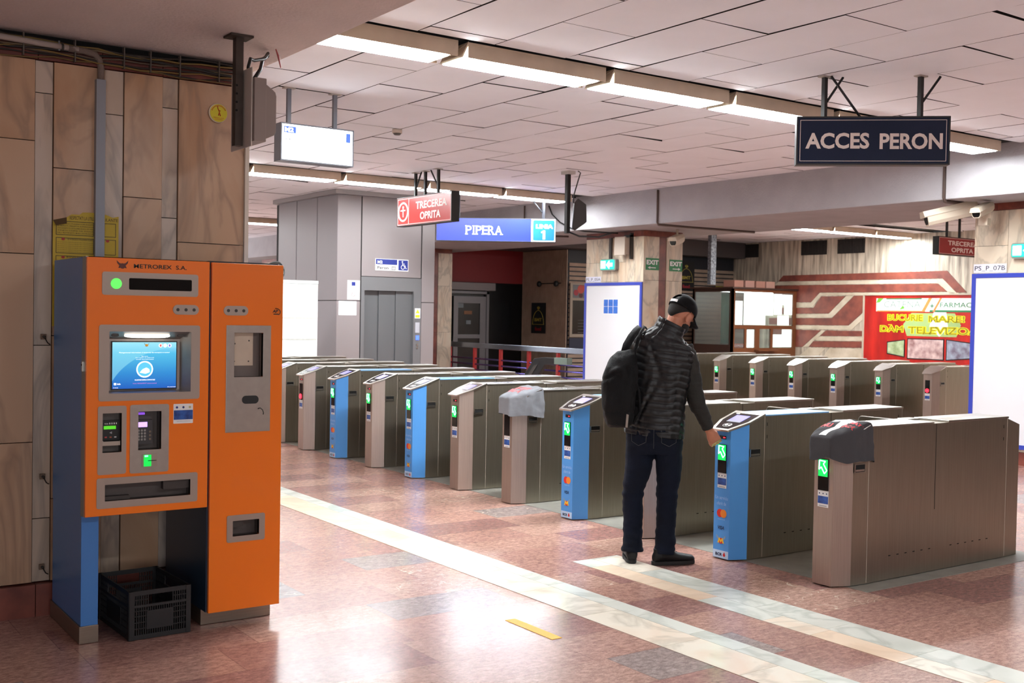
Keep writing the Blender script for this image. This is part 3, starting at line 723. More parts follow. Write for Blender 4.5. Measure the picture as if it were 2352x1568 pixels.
# ============================================================ TICKET MACHINE
def ticket_machine():
    root = empty('ticket_machine', (1.35, 5.37, 0)); root_loc = Vector((1.35, 5.37, 0))
    tag(root, 'orange and blue ticket vending machine standing against the marble wall', 'ticket machine')
    def B(b, name, parent=None, label=None, bevel=0, **k):
        o = b.build(name, None, label, bevel=bevel, **k)
        for v in o.data.vertices: v.co -= root_loc
        o.parent = parent or root; return o
    f = frY(5.37); FR = M('bezel_metal', '#A3948A', .45, .5, bump=.02, bscale=200)
    FR2 = M('bezel_metal_light', '#A89F98', .4, .75, noise_amt=.12, nscale=20)
    # doors, with real openings
    H1 = [(1.451, 1.842, 1.196, 1.489), (1.424, 1.512, .917, 1.103), (1.590, 1.700, .921, 1.106), (1.437, 1.846, .687, .765)]
    b = MB(); b.plate(f, 1.348, 1.933, .618, 1.836, H1, -.022, 0, ORANGE); door = B(b, 'main_door', bevel=.002)
    H2 = [(2.064, 2.216, 1.263, 1.486), (2.066, 2.206, .458, .536)]
    b = MB(); b.plate(f, 1.945, 2.322, .083, 1.834, H2, -.022, 0, ORANGE); door2 = B(b, 'narrow_door', bevel=.002)
    # cabinet bodies
    b = MB()
    b.box(1.35, 1.352+.006, 5.45, 6.02, .615, 1.838, BLUEK); b.box(1.356, 1.94, 5.455, 6.02, 1.80, 1.838, BLUEK)
    b.box(1.362, 1.93, 5.60, 6.015, .625, .66, BLUEK); b.box(1.352, 1.93, 5.98, 6.02, .62, 1.83, BLUEK)
    B(b, 'blue_side', bevel=.002)
    g = MB(); g.box(1.348, 1.360, 5.394, 5.452, .615, 1.840, M('grey_edge_trim', '#8F9490', .45, .3)); g.box(1.36, 1.94, 5.394, 5.46, .62, .635, M('grey_edge_trim', '#8F9490', .45, .3))
    g.box(1.36, 1.93, 5.394, 5.46, 1.825, 1.840, BLACK); B(g, 'edge_trim')
    b = MB(); b.box(1.938, 2.30, 5.394, 6.02, 1.80, 1.842, BLACKP); b.box(1.938, 1.95, 5.394, 6.02, .085, 1.80, M('dark_blue_panel', '#22384C', .35)); b.box(2.296, 2.306, 5.394, 6.02, .085, 1.80, BLUEK); b.box(1.95, 2.296, 6.0, 6.02, .085, 1.8, BLUEK)
    b.box(1.95, 2.296, 5.394, 6.0, .085, .1, DGREY); B(b, 'narrow_cabinet')
    b = MB(); b.box(1.352, 1.432, 5.45, 6.02, .085, .615, BLUEK); B(b, 'leg', bevel=.002)
    b = MB(); b.box(1.346, 1.434, 5.447, 6.04, .002, .085, STEELG); B(b, 'plinth', bevel=.001); b = MB(); b.box(1.942, 2.314, 5.47, 6.02, .002, .085, STEELG); B(b, 'plinth', bevel=.001)
    b = MB(); b.box(1.435, 1.441, 5.93, 5.95, .09, .61, FR2); b.box(1.942, 1.945, 5.46, 5.50, .09, .6, DGREY); B(b, 'rear_angle')
    b = MB(); b.fbox(Fr((1.3475, 0, 0), (0, -1, 0), (0, 0, 1)), -5.432, -5.418, 1.30, 1.345, 0, .006, STEELT); b.fpoly(Fr((1.3475, 0, 0), (0, -1, 0), (0, 0, 1)), circ(-5.425, 1.33, .004, 10), .006, .009, DARK); B(b, 'side_lock')
    # logo and name
    b = MB(); emblem(b, f, 1.509, 1.803, .026, M('dark_emblem', '#5A2418', .5)); b.text(f, 1.562, 1.817, 1.791, 1.811, 'METROREX  S.A.', .0006, INK, bold=.014); B(b, 'name_lettering', door)
    # display plate
    b = MB(); b.fpoly(f, rrect(1.416, 1.875, 1.661, 1.770, .012), 0, .003, FR); p = B(b, 'display_plate')
    b = MB(); b.fpoly(f, rrect(1.540, 1.842, 1.688, 1.743, .006), .003, .0045, BGLASS); B(b, 'display_window', p)
    b = MB(); b.fpoly(f, circ(1.480, 1.715, .025, 28), .003, .007, M('green_lamp', '#5FE85A', .4, emit=.85, ecol='#58F05A')); B(b, 'status_lamp', p)
    for x, dr in ((1.815, door), (2.070, door2)):
        b = MB(); b.fpoly(f, rrect(x-.064, x+.064, 1.573, 1.621, .0235, 8), 0, .003, FR); sp = B(b, 'speaker_plate')
        b = MB()
        for k in (-1, 0, 1): b.fpoly(f, circ(x+k*.040, 1.597, .008, 14), .003, .004, M('hole_grey', '#3B3532', .6))
        B(b, 'speaker_hole', sp)
    b = MB(); b.text(f, 2.264, 2.295, 1.590, 1.606, 'AP', .0006, INK, bold=.03, shear=.2); pts = [f.p(2.283+.024*cos(a), 1.594+.018*sin(a), .0015) for a in [radians(100-14*k) for k in range(12)]]; b.tube(pts, .002, INK, 5); b.fbox(f, 2.270, 2.298, 1.580, 1.585, .0006, .0012, INK); B(b, 'maker_mark', door2)
    # screen bezel with deep recess
    b = MB(); b.ring(f, rrect(1.404, 1.887, 1.160, 1.521, .012), rrect(1.451, 1.842, 1.196, 1.489, .002), 0, .003, FR); bz = B(b, 'screen_bezel')
    b = MB(); Z0, Z1 = 1.196, 1.489
    u0, u1 = 1.451, 1.842; iu0, iu1, iz0, iz1 = 1.462, 1.805, 1.205, 1.452; D = -.055; LG = M('bezel_metal_light', '#A89F98', .4, .75)
    O_ = [f.p(u0, Z0, 0), f.p(u1, Z0, 0), f.p(u1, Z1, 0), f.p(u0, Z1, 0)]; I_ = [f.p(iu0, iz0, D), f.p(iu1, iz0, D), f.p(iu1, iz1, D), f.p(iu0, iz1, D)]
    b.add(O_+I_, [(0, 1, 5, 4), (1, 2, 6, 5), (2, 3, 7, 6), (3, 0, 4, 7), (4, 5, 6, 7)], LG); B(b, 'screen_recess', bz)
    b = MB(); fl = Fr(f.p(0, 1.4705, -.026), (1, 0, 0), Vector((0, -.83, .55))); 
    b.fpoly(Fr(f.p(1.637, 1.468, -.024), (1, 0, 0), (0, 0, 1)), [(.108*(abs(cos(t))**.5)*(1 if cos(t) > 0 else -1), .0095*sin(t)) for t in [2*pi*k/28 for k in range(28)]], -.012, .004, M('screen_lamp', '#FFFFFF', .4, emit=4, ecol=(1, .95, .85))); B(b, 'screen_lamp', bz)
    b = MB()
    for x in (1.485, 1.80): b.fpoly(Fr(f.p(x, 1.470, -.022), (1, 0, 0), (0, 0, 1)), circ(0, 0, .017, 18, .007), -.01, .002, DGREY)
    B(b, 'recess_dimple', bz)
    fs = Fr(f.p(0, 0, D+.006), (1, 0, 0), (0, 0, 1)); b = MB(); b.fbox(fs, 1.474, 1.790, 1.208, 1.442, -.004, .002, BLACKP)
    b.fbox(fs, 1.479, 1.785, 1.214, 1.437, .002, .003, screen_mat()); sc = B(b, 'touch_screen', bz)
    W_ = M('screen_white', '#FFFFFF', .4, emit=1.0); b = MB(); fs2 = Fr(fs.p(0, 0, .0032), fs.r, fs.u)
    b.text(fs2, 1.510, 1.752, 1.383, 1.390, 'Managementul informatizat al sistemului de transport in comun', 0, W_, thick=.0004)
    for z, w, t_ in ((1.371, .03, 'Bun venit'), (1.364, .09, 'Va rugam sa selectati'), (1.357, .085, 'cartela dumneavoastra')): b.text(fs2, 1.632-w/2, 1.632+w/2, z-.004, z, t_, 0, W_, thick=.0004)
    b.ring(fs2, circ(1.632, 1.306, .040, 32), circ(1.632, 1.306, .034, 32), 0, .0006, W_); b.fpoly(fs2, circ(1.632, 1.306, .034, 32), 0, .0003, M('screen_disc', '#5FC3E0', .4, emit=.8, ecol='#4FB4DC'))
    b.fpoly(fs2, [(1.608, 1.290), (1.622, 1.306), (1.640, 1.314), (1.654, 1.306), (1.656, 1.292), (1.636, 1.285)], .0004, .001, W_)
    b.text(fs2, 1.585, 1.682, 1.252, 1.258, 'INCARCARE CARTELA CONTACTLESS', 0, W_, thick=.0006, bold=.02); b.text(fs2, 1.577, 1.690, 1.236, 1.241, 'Pentru "ABONAMENTE" utilizati automatul', 0, M('screen_pink', '#E08AD0', .4, emit=.7, ecol='#D070C8'), thick=.0006)
    b.fbox(fs2, 1.487, 1.498, 1.232, 1.242, 0, .0005, W_); b.text(fs2, 1.502, 1.518, 1.233, 1.241, 'Info', 0, W_, bold=.02); b.text(fs2, 1.484, 1.506, 1.217, 1.221, '12:34:56', 0, W_); b.text(fs2, 1.742, 1.783, 1.217, 1.221, 'Automat', 0, W_)
    for k, c in enumerate(('#D04040', '#E8E8F8', '#5A6AD0')):
        b.fpoly(fs2, circ(1.708+.022*k, 1.421, .009, 18), 0, .0005, W_); b.fbox(fs2, 1.704+.022*k, 1.712+.022*k, 1.415, 1.427, .0005, .0008, M('flag%d' % k, c, .4, emit=.6, ecol=c))
    emblem(b, fs2, 1.640, 1.424, .012); B(b, 'screen_graphics', sc)
    # coin/note reader
    b = MB(); b.ring(f, rrect(1.402, 1.534, .813, 1.137, .010), rrect(1.424, 1.512, .917, 1.103, .002), 0, .003, FR); p = B(b, 'note_reader_plate')
    b = MB(); b.tray(f, 1.424, 1.512, .917, 1.103, -.05, 0, M('recess_grey', '#5B5450', .5)); B(b, 'note_reader_recess', p)
    b = MB(); q = Fr(f.p(0, 0, -.03), f.r, f.u); b.fbox(q, 1.426, 1.510, .972, 1.066, -.018, .006, BLACKP); b.fbox(q, 1.436, 1.492, 1.025, 1.041, .006, .0075, M('lime_lcd', '#5BD22C', .4, emit=.55, ecol='#58D82A'))
    b.fbox(q, 1.426, 1.508, .949, .972, -.01, .024, M('beige_plastic', '#A89C90', .5)); b.fbox(q, 1.430, 1.506, .969, .973, .01, .025, BLACK)
    b.text(q, 1.440, 1.456, 1.048, 1.054, 'RON', .006, WINK)
    for k in range(4): b.fbox(q, 1.462+.010*k, 1.466+.010*k, 1.048, 1.056, .006, .0068, WINK)
    b.fpoly(q, [(1.462, 1.008), (1.474, 1.014), (1.474, 1.002)], .006, .0068, M('grey_ink', '#9A9A9E', .5))
    for u, c in ((1.446, '#C04040'), (1.468, '#A05030'), (1.490, '#CCCCCC')): b.fbox(q, u-.005, u+.005, .984, .990, .006, .0068, M('ink'+c, c, .5))
    B(b, 'note_reader', p)
    # card terminal
    b = MB(); b.ring(f, rrect(1.551, 1.737, .811, 1.139, .010), rrect(1.590, 1.700, .921, 1.106, .002), 0, .003, FR2); b.fbox(f, 1.56, 1.72, .82, .915, 0, .0028, FR2); p = B(b, 'card_terminal_plate')
    b = MB(); b.tray(f, 1.590, 1.700, .921, 1.106, -.07, 0, M('recess_grey', '#5B5450', .5)); B(b, 'card_terminal_recess', p)
    b = MB(); q = Fr(f.p(0, 0, -.05), f.r, f.u); b.fbox(q, 1.590, 1.668, .945, 1.062, -.01, .02, M('terminal_grey', '#3C3A3C', .4)); b.fbox(q, 1.592, 1.642, 1.028, 1.052, .02, .0215, M('violet_screen', '#C9A8FF', .4, emit=1.2, ecol='#C4A0FF'))
    b.fbox(q, 1.592, 1.63, 1.088, 1.098, .0, .02, M('violet_strip', '#8A58D8', .4, emit=.7, ecol='#8A50E0'))
    for i in range(3):
        for j in range(4): b.fpoly(q, rrect(1.596+.0145*i, 1.606+.0145*i, 1.007-.0145*j, 1.017-.0145*j, .002, 3), .02, .024, M('key_grey', '#8E8C88', .5))
    for j in range(3): b.fpoly(q, circ(1.655, 1.005-.018*j, .0055, 10), .02, .024, M('key_tan', '#7A6A58', .5))
    B(b, 'keypad_terminal', p)
    b = MB(); b.fbox(f, 1.609, 1.681, .839, .899, .003, .007, M('bezel_metal', '#8A7A70')); b.fbox(f, 1.616, 1.650, .842, .897, .007, .014, M('green_card_glow', '#0E9A3C', .2, emit=1.1, ecol='#10C84A')); b.fbox(f, 1.618, 1.634, .888, .896, .014, .016, M('green_card_bright', '#8FFFB0', .2, emit=3, ecol='#60FF90')); b.fbox(f, 1.634, 1.674, .868, .871, .014, .016, BLACK); B(b, 'card_slot', p)
    b = MB(); b.fpoly(f, rrect(1.759, 1.856, 1.041, 1.137, .003, 3), 0, .0008, WHITE); b.fbox(f, 1.761, 1.855, 1.060, 1.106, .0008, .0013, M('sticker_photo', '#2F62B8'))
    for u, c in ((1.776, '#1A2A80'), (1.808, '#203070'), (1.840, '#B0A878')): b.fpoly(f, circ(u, 1.120, .006, 8), .0008, .0013, M('ink'+c, c, .5))
    b.text(f, 1.775, 1.842, 1.050, 1.054, 'UNIUNEA EUROPEANA', .0008, M('grey_ink', '#9A9A9E')); B(b, 'sticker', door)
    b = MB(); b.ring(f, rrect(1.399, 1.882, .653, .797, .010), rrect(1.437, 1.846, .687, .765, .002), 0, .003, FR); p = B(b, 'tray_frame')
    b = MB(); b.tray(f, 1.437, 1.846, .687, .765, -.06, 0, M('tray_grey', '#4C423F', .5)); b.fbox(f, 1.44, 1.56, .687, .705, -.055, -.02, M('tray_lip', '#3A322F', .5)); b.fbox(f, 1.72, 1.846, .72, .765, -.055, -.02, M('tray_lip', '#3A322F', .5)); B(b, 'tray', p)
    # narrow door panels
    b = MB(); b.plate(f, 2.021, 2.258, .984, 1.524, [(2.064, 2.216, 1.263, 1.486)], 0, .003, FR2); p = B(b, 'validator_plate', bevel=.0015)
    b = MB(); b.tray(f, 2.064, 2.216, 1.263, 1.486, -.055, 0, M('recess_brown', '#6E625C', .5)); B(b, 'validator_recess', p)
    b = MB(); q = Fr(f.p(0, 0, -.053), f.r, f.u); b.fbox(q, 2.066, 2.182, 1.318, 1.484, 0, .004, M('cream_panel', '#D0BDA8', .5, noise_amt=.12, nscale=12))
    for u, z in ((2.082, 1.34), (2.158, 1.34), (2.085, 1.43), (2.160, 1.445)): b.fpoly(q, circ(u, z, .004, 8), .004, .006, DGREY)
    B(b, 'cream_panel', p)
    b = MB(); b.fpoly(f, rrect(2.106, 2.194, 1.127, 1.168, .0195, 8), .003, .0045, BLACKP); B(b, 'return_opening', p)
    b = MB(); b.tube([f.p(2.191, 1.100, .004), f.p(2.203, 1.104, .004), f.p(2.216, 1.094, .004), f.p(2.222, 1.078, .004), f.p(2.220, 1.070, .004)], [.003, .002, .002, .002, .003], INK, 6); B(b, 'drawn_handset', p)
    b = MB(); b.ring(f, rrect(2.035, 2.237, .428, .565, .010), rrect(2.066, 2.206, .458, .536, .002), 0, .003, FR); p = B(b, 'lower_tray_frame')
    b = MB(); b.tray(f, 2.066, 2.206, .458, .536, -.06, 0, M('tray_grey', '#4C423F')); b.fbox(f, 2.066, 2.13, .50, .536, -.055, -.02, M('tray_lip', '#3A322F')); B(b, 'lower_tray', p)
def screen_mat():
    m = bpy.data.materials.new('touch_screen'); m.use_nodes = True; nt = m.node_tree; b = nt.nodes['Principled BSDF']; L = nt.links.new
    tc = N(nt, 'TexCoord'); sp = N(nt, 'SeparateXYZ'); L(tc.outputs['Generated'], sp.inputs[0])
    r = N(nt, 'ValToRGB'); L(sp.outputs[2], r.inputs[0]); e = r.color_ramp.elements; e[0].color = lin('#1A56B4'); e[1].color = lin('#9FDDF0')
    k = e.new(.35); k.color = lin('#2F86C8'); k = e.new(.75); k.color = lin('#4FB4DC')
    # pale swoosh across the upper left, a shape of the displayed picture
    d = mth(nt, 'SQRT', mth(nt, 'ADD', mth(nt, 'POWER', mth(nt, 'SUBTRACT', sp.outputs[0], 1.05), 2), mth(nt, 'POWER', mth(nt, 'SUBTRACT', sp.outputs[2], -.25), 2)))
    g = mth(nt, 'GREATER_THAN', d, 1.12); mx = N(nt, 'MixRGB'); L(mth(nt, 'MULTIPLY', g, .45), mx.inputs[0]); L(r.outputs[0], mx.inputs[1]); mx.inputs[2].default_value = lin('#8FDAE8')
    L(mx.outputs[0], b.inputs['Emission Color']); b.inputs['Emission Strength'].default_value = 1.0; b.inputs['Base Color'].default_value = (0, 0, 0, 1); b.inputs['Roughness'].default_value = .25
    return m
ticket_machine()

# crate under the machine
def crate():
    root = empty('plastic_crate', (1.70, 5.62, .003), rz=radians(2)); tag(root, 'black slatted plastic crate on the floor under the ticket machine', 'crate')
    CR = M('crate_plastic', '#1C1C1E', .5); W_, D_, H_ = .30, .48, .235; t = .008
    def side(f, w):
        b = MB(); b.fbox(f, 0, w, 0, .022, -t, 0, CR); b.fbox(f, 0, w, H_-.022, H_, -t, 0, CR); b.fbox(f, 0, .022, 0, H_, -t, .003, CR); b.fbox(f, w-.022, w, 0, H_, -t, .003, CR)
        b.fbox(f, 0, w, .155, .167, -t, .002, CR); b.fbox(f, w*.28, w*.72, .045, .135, -t, .001, CR)
        n = int(w/.0125)
        for k in range(n):
            u = .022+(w-.044)*k/n
            if w*.30 < u < w*.70: b.fbox(f, u, u+.004, .02, .05, -t+.001, -.001, CR); b.fbox(f, u, u+.004, .13, .165, -t+.001, -.001, CR)
            else: b.fbox(f, u, u+.004, .02, H_-.02, -t+.001, -.001, CR)
        for z in (.05, .08, .11, .135, .19): b.fbox(f, .02, w*.30, z, z+.004, -t+.001, -.001, CR); b.fbox(f, w*.70, w-.02, z, z+.004, -t+.001, -.001, CR)
        return b
    side(Fr((-W_/2, -D_/2, 0), (1, 0, 0), (0, 0, 1)), W_).build('front_side', root); side(Fr((W_/2, D_/2, 0), (-1, 0, 0), (0, 0, 1)), W_).build('rear_side', root)
    side(Fr((-W_/2, D_/2, 0), (0, -1, 0), (0, 0, 1)), D_).build('long_side', root); side(Fr((W_/2, -D_/2, 0), (0, 1, 0), (0, 0, 1)), D_).build('long_side', root)
    b = MB(); f = Fr((-W_/2, -D_/2, 0), (1, 0, 0), (0, 1, 0)); b.plate(f, .01, W_-.01, .01, D_-.01, [(.03+.05*i, .06+.05*i, .03+.055*j, .065+.055*j) for i in range(5) for j in range(8)], .0, .006, CR); b.build('base', root)
crate()

# ============================================================ WALL FITTINGS BY THE MACHINE
def fittings():
    GR = M('grey_trunking', '#8E9096', .45, .2)
    root = empty('cable_conduit', (1.588, 6.08, 2.4)); tag(root, 'grey vertical cable trunking on the marble with a curved hose at its top', 'conduit')
    def B(b, name, r): 
        o = b.build(name); 
        for v in o.data.vertices: v.co -= r.location
        o.parent = r; return o
    b = MB(); b.box(1.566, 1.610, 6.065, 6.099, 1.845, 2.80, GR); b.box(1.562, 1.566, 6.062, 6.10, 1.845, 2.80, GR); B(b, 'trunking', root)
    b = MB(); P = [(1.588, 6.085, 2.78), (1.590, 6.085, 2.86), (1.580, 6.083, 2.905), (1.555, 6.08, 2.93), (1.50, 6.075, 2.937), (1.42, 6.07, 2.938)]; b.tube(P, .018, M('ribbed_hose', '#7C6A60', .6, bump=.6, bscale=300), 12)
    b.tube([(1.47, 6.07, 2.938), (1.2, 6.065, 2.945), (.9, 6.06, 2.953), (.3, 6.05, 2.965), (-1, 6.05, 2.965)], .016, M('pale_pipe', '#A89A92', .5), 10); b.tube([(1.385, 6.066, 2.938), (1.395, 6.066, 2.9385)], .022, DGREY, 10); b.tube([(1.385-.01, 6.068, 2.92), (1.385-.01, 6.068, 2.97)], .005, GR, 6); B(b, 'hose', root)
    # cable bundle along the top of the wall
    rnd = random.Random(5); root = empty('cable_bundle', (1.4, 6.07, 2.9)); tag(root, 'bundle of old yellow and dark cables clipped along the top of the marble wall', 'cables')
    cols = ['#6A542C', '#2A2420', '#7E6430', '#3A302A', '#5A4A3C', '#1C1816', '#6C5A42', '#3A322C', '#76602E', '#2C2622']
    for k in range(10):
        z0 = 2.875+.010*k; P = []
        x = 2.34
        while x > -1.2: P.append((x, 6.085-.012*rnd.random()-.004*(k % 3), z0+.012*sin(x*5+k)+.008*rnd.uniform(-1, 1))); x -= .11
        b = MB(); b.tube(P, rnd.choice((.004, .005, .0065)), M('cable'+cols[k], cols[k], .6), 6); B(b, 'cable', root)
    for x in (2.22, 2.0, 1.84, 1.70, 1.45, 1.2, .95, .7): b = MB(); b.box(x, x+.006, 6.058, 6.092, 2.872, 2.985, M('clip_grey', '#5A5048', .5)); B(b, 'clip', root)
    # yellow notice
    root = empty('safety_notice', (1.52, 6.09, 1.95)); tag(root, 'torn yellow escalator safety notice stuck behind the ticket machine and trunking', 'notice')
    f = frY(6.095); YE = M('notice_yellow', '#C9A81E', .5, noise_amt=.12, nscale=8); b = MB()
    b.fpoly(f, [(1.357, 1.5), (1.690, 1.5), (1.690, 2.088), (1.66, 2.080), (1.628, 2.092), (1.60, 2.098), (1.54, 2.100), (1.505, 2.098), (1.49, 2.085), (1.45, 2.085), (1.425, 2.068), (1.357, 2.050)], 0, .002, YE); nb = B(b, 'sheet', root)
    b = MB(); BR = M('notice_ink', '#4A3A10', .5); RD = M('notice_red', '#B03020', .5)
    f2 = frY(6.0925)
    for z0, z1 in ((1.975, 2.048), (1.880, 1.962), (1.74, 1.868)):
        for u0, u1 in ((1.372, 1.562), (1.615, 1.676)):
            b.ring(f2, [(u0, z0), (u1, z0), (u1, z1), (u0, z1)], [(u0+.003, z0+.003), (u1-.003, z0+.003), (u1-.003, z1-.003), (u0+.003, z1-.003)], 0, .0008, BR)
    for k, t in enumerate(('RESPECTATI LA UTILIZAREA SCARII RULANTE', 'ELIBERATI TREAPTA SUPERIOARA', 'STATIONATI CU FATA SPRE SENSUL DE MERS', 'TINETI COPIII DE MANA', 'NU RETINETI BALUSTRADA')):
        b.text(f2, 1.38, 1.56, 2.032-.012*k, 2.038-.012*k, t, 0, BR)
    b.text(f2, 1.44, 1.60, 2.058, 2.076, 'RESPECTATI LA UTILIZAREA', 0, BR); b.text(f2, 1.60, 1.685, 2.058, 2.074, 'RULANTE', 0, BR)
    b.text(f2, 1.43, 1.555, 1.950, 1.958, 'SE INTERZICE UTILIZAREA SCARII', 0, BR); b.text(f2, 1.425, 1.56, 1.855, 1.865, 'PE SCARA RULANTA SUNT', 0, BR)
    for k in range(6): b.text(f2, 1.38, 1.556, 1.936-.010*k, 1.941-.010*k, 'nu urcati cu obiecte grele sau voluminoase', 0, BR)
    for x in (1.408, 1.633):
        for z in (1.954, 1.860): b.fpoly(f2, circ(x, z, .009, 14, .007), 0, .0009, RD)
    B(b, 'lettering', root)
    b = MB(); b.add([(1.357, 6.093, 2.05), (1.425, 6.093, 2.068), (1.42, 6.07, 2.035), (1.368, 6.072, 2.022)], [(0, 1, 2, 3)], M('notice_back', '#5A4428', .7)); B(b, 'folded_corner', root)
    # round badge
    root = empty('round_sticker', (2.229, 6.095, 2.703)); tag(root, 'round yellow warning badge with a red walking figure high on the marble', 'sticker')
    f = frY(6.096); b = MB(); b.fpoly(f, circ(2.229, 2.703, .054, 36), 0, .008, M('badge_rim', '#C9B8A0', .5)); B(b, 'disc', root)
    b = MB(); b.fpoly(f, circ(2.232, 2.703, .049, 36), .008, .010, M('badge_yellow', '#D8CC28', .5)); B(b, 'face', root)
    b = MB(); RD2 = M('badge_red', '#C04A20', .5); ff = Fr(f.p(2.232, 2.703, .0105), f.r, f.u)
    b.tube([ff.p(-.006, .028), ff.p(.004, .006), ff.p(-.002, -.014)], .003, RD2, 6); b.tube([ff.p(.003, .006), ff.p(.010, -.016)], .003, RD2, 6); b.tube([ff.p(-.002, .018), ff.p(.010, .012)], .002, RD2, 6); b.fpoly(ff, circ(-.007, .033, .004, 10), 0, .002, RD2)
    b.text(ff, -.030, .030, -.030, -.023, 'PERICULOASA', 0, RD2); b.text(ff, -.022, .022, -.039, -.032, 'DEPASIREA', 0, RD2)
    for k in range(13):
        a = radians(160-11*k); b.fbox(Fr(ff.p(.041*cos(a), .041*sin(a)), (sin(a), 0, -cos(a)), (cos(a), 0, sin(a))), -.0022, .0022, -.003, .004, 0, .001, RD2)
    B(b, 'figure', root)
    # bolts left of machine
    for z, w in ((1.445, 'top one, beside the screen height'), (.72, 'middle one'), (.25, 'lowest, near the red base')):
        root = empty('wall_bolt', (1.315, 6.11, z)); tag(root, 'rusty bolt bracket in the marble left of the machine, '+w, 'bolt', 'bolts left of the ticket machine')
        b = MB(); b.tube([(1.315, 6.115, z), (1.315, 6.07, z)], .007, DGREY, 8); b.box(1.302, 1.328, 6.085, 6.095, z-.014, z+.014, M('rust', '#6E5A4A', .7)); b.tube([(1.315, 6.075, z), (1.33, 6.07, z-.03), (1.345, 6.085, z-.04)], .003, BLACKP, 5); B(b, 'bolt', root)
fittings()

# hanging display seen from its side
def monitor():
    root = empty('hanging_monitor', (2.13, 5.5, 3.0)); tag(root, 'grey hanging monitor seen side on, on a perforated steel post under the beam', 'monitor')
    def B(b, name, par=None, **k):
        o = b.build(name, **k)
        for v in o.data.vertices: v.co -= root.location
        o.parent = par or root; return o
    PST = M('rusty_post', '#4E443E', .6, .5, noise_amt=.25, nscale=12); b = MB(); b.box(2.095, 2.135, 5.475, 5.52, 2.44, 2.99, PST)
    f = frY(5.474)
    for z in (2.745, 2.703, 2.660, 2.618): b.fpoly(f, circ(2.101, z, .006, 10), 0, .001, BLACK)
    B(b, 'post'); b = MB(); b.box(2.055, 2.175, 5.44, 5.55, 2.988, 2.999, PST); B(b, 'ceiling_plate')
    HS = M('monitor_grey', '#8B7C76', .5); b = MB()
    b.box(2.142, 2.150, 5.38, 5.66, 2.43, 2.83, M('monitor_front', '#C8BEB4', .4)); b.box(2.150, 2.215, 5.36, 5.68, 2.455, 2.775, HS); B(b, 'front_shell', bevel=.004)
    b = MB(); y0, y1 = 5.40, 5.64
    P = [(2.215, 2.765), (2.262, 2.735), (2.280, 2.72), (2.286, 2.70), (2.286, 2.52), (2.276, 2.50), (2.26, 2.492), (2.215, 2.47)]
    b.add([(x, y0, z) for x, z in P]+[(x, y1, z) for x, z in P], [tuple(range(8)), tuple(range(8, 16))[::-1]]+[(i, (i+1) % 8, 8+(i+1) % 8, 8+i) for i in range(8)], HS); B(b, 'rear_shell', bevel=.006)
    b = MB(); b.tube([(2.17, 5.5, 2.775), (2.17, 5.5, 2.85), (2.19, 5.52, 2.90), (2.22, 5.55, 2.90), (2.30, 5.6, 2.93), (2.36, 5.7, 2.985)], .009, BLACKP, 8); b.tube([(2.15, 5.5, 2.82), (2.19, 5.5, 2.82)], .012, M('plug', '#8A7A60', .5), 8); b.tube([(2.2, 5.5, 2.79), (2.26, 5.56, 2.86), (2.33, 5.7, 2.95), (2.4, 5.8, 2.995)], .010, BLACKP, 8); B(b, 'cable')
    b = MB(); b.tube([(2.37, 5.62, 2.995), (2.385, 5.62, 2.96), (2.40, 5.62, 2.90)], [.003, .006, .003], M('red_tape', '#A04A48', .6), 5); B(b, 'tape_end')
monitor()

# ============================================================ HANGING SIGNS
def hang_sign(name, label, fr, w, h, dep, posts, build, rim=DARK, braces=()):
    # fr: frame whose origin is the lower left front corner of the box
    root = empty(name, fr.p(w/2, h/2, -dep/2)); tag(root, label, 'sign')
    def B(b, nm, par=None, **k):
        o = b.build(nm, **k)
        for v in o.data.vertices: v.co -= root.location
        o.parent = par or root; return o
    b = MB(); b.fbox(fr, 0, w, 0, h, -dep, -.004, rim); b.ring(fr, [(0, 0), (w, 0), (w, h), (0, h)], [(.012, .012), (w-.012, .012), (w-.012, h-.012), (.012, h-.012)], -.004, .004, rim); B(b, 'box', bevel=.002)
    for u, z0 in posts:
        p = fr.p(u, h, -dep/2); b = MB(); s = .017
        b.box(p.x-s, p.x+s, p.y-s, p.y+s, p.z, ZC+.005, rim); b.box(p.x-.05, p.x+.05, p.y-.03, p.y+.03, ZC-.008, ZC+.004, M('hanger_plate', '#A8A098', .5)); B(b, 'hanger_post')
    for (u0, v0, u1, dd) in braces:
        b = MB(); p = fr.p(u0, v0, -dep/2); q = fr.p(u1, 0, -dep/2+dd); q.z = ZC; b.tube([p, q], .010, rim, 6); B(b, 'brace')
    build(B, fr, w, h)
    return root
def acces(B, f, w, h):
    NV = M('navy_sign', '#081430', .5, spec=.25); b = MB(); b.fbox(f, .012, w-.012, .012, h-.012, -.003, .001, NV); p = B(b, 'panel')
    WI = M('sign_white', '#D8C8C0', .5); b = MB(); b.ring(f, [(.028, .028), (w-.028, .028), (w-.028, h-.028), (.028, h-.028)], [(.032, .032), (w-.032, .032), (w-.032, h-.032), (.032, h-.032)], .001, .002, WI)
    b.text(f, .060*w, .478*w, h*.33, h*.66, 'ACCES', .001, WI, bold=.03); b.text(f, .545*w, .952*w, h*.32, h*.65, 'PERON', .001, WI, bold=.03); B(b, 'lettering', p)
P1 = Vector((7.009, 5.773)); dv = Vector((.80, -.60)).normalized()
acces_fr = None
def acces_place():
    # post feet are at (7.01, 5.77) and (7.61, 5.37)
    d = Vector((.656+.05, -.755+.12, 0)).normalized(); o = Vector((7.009, 5.773, 0))-d*.215
    f = Fr((o.x, o.y, 2.822), d, (0, 0, 1)); f.o = f.o+Vector((0, 0, 0))
    return f
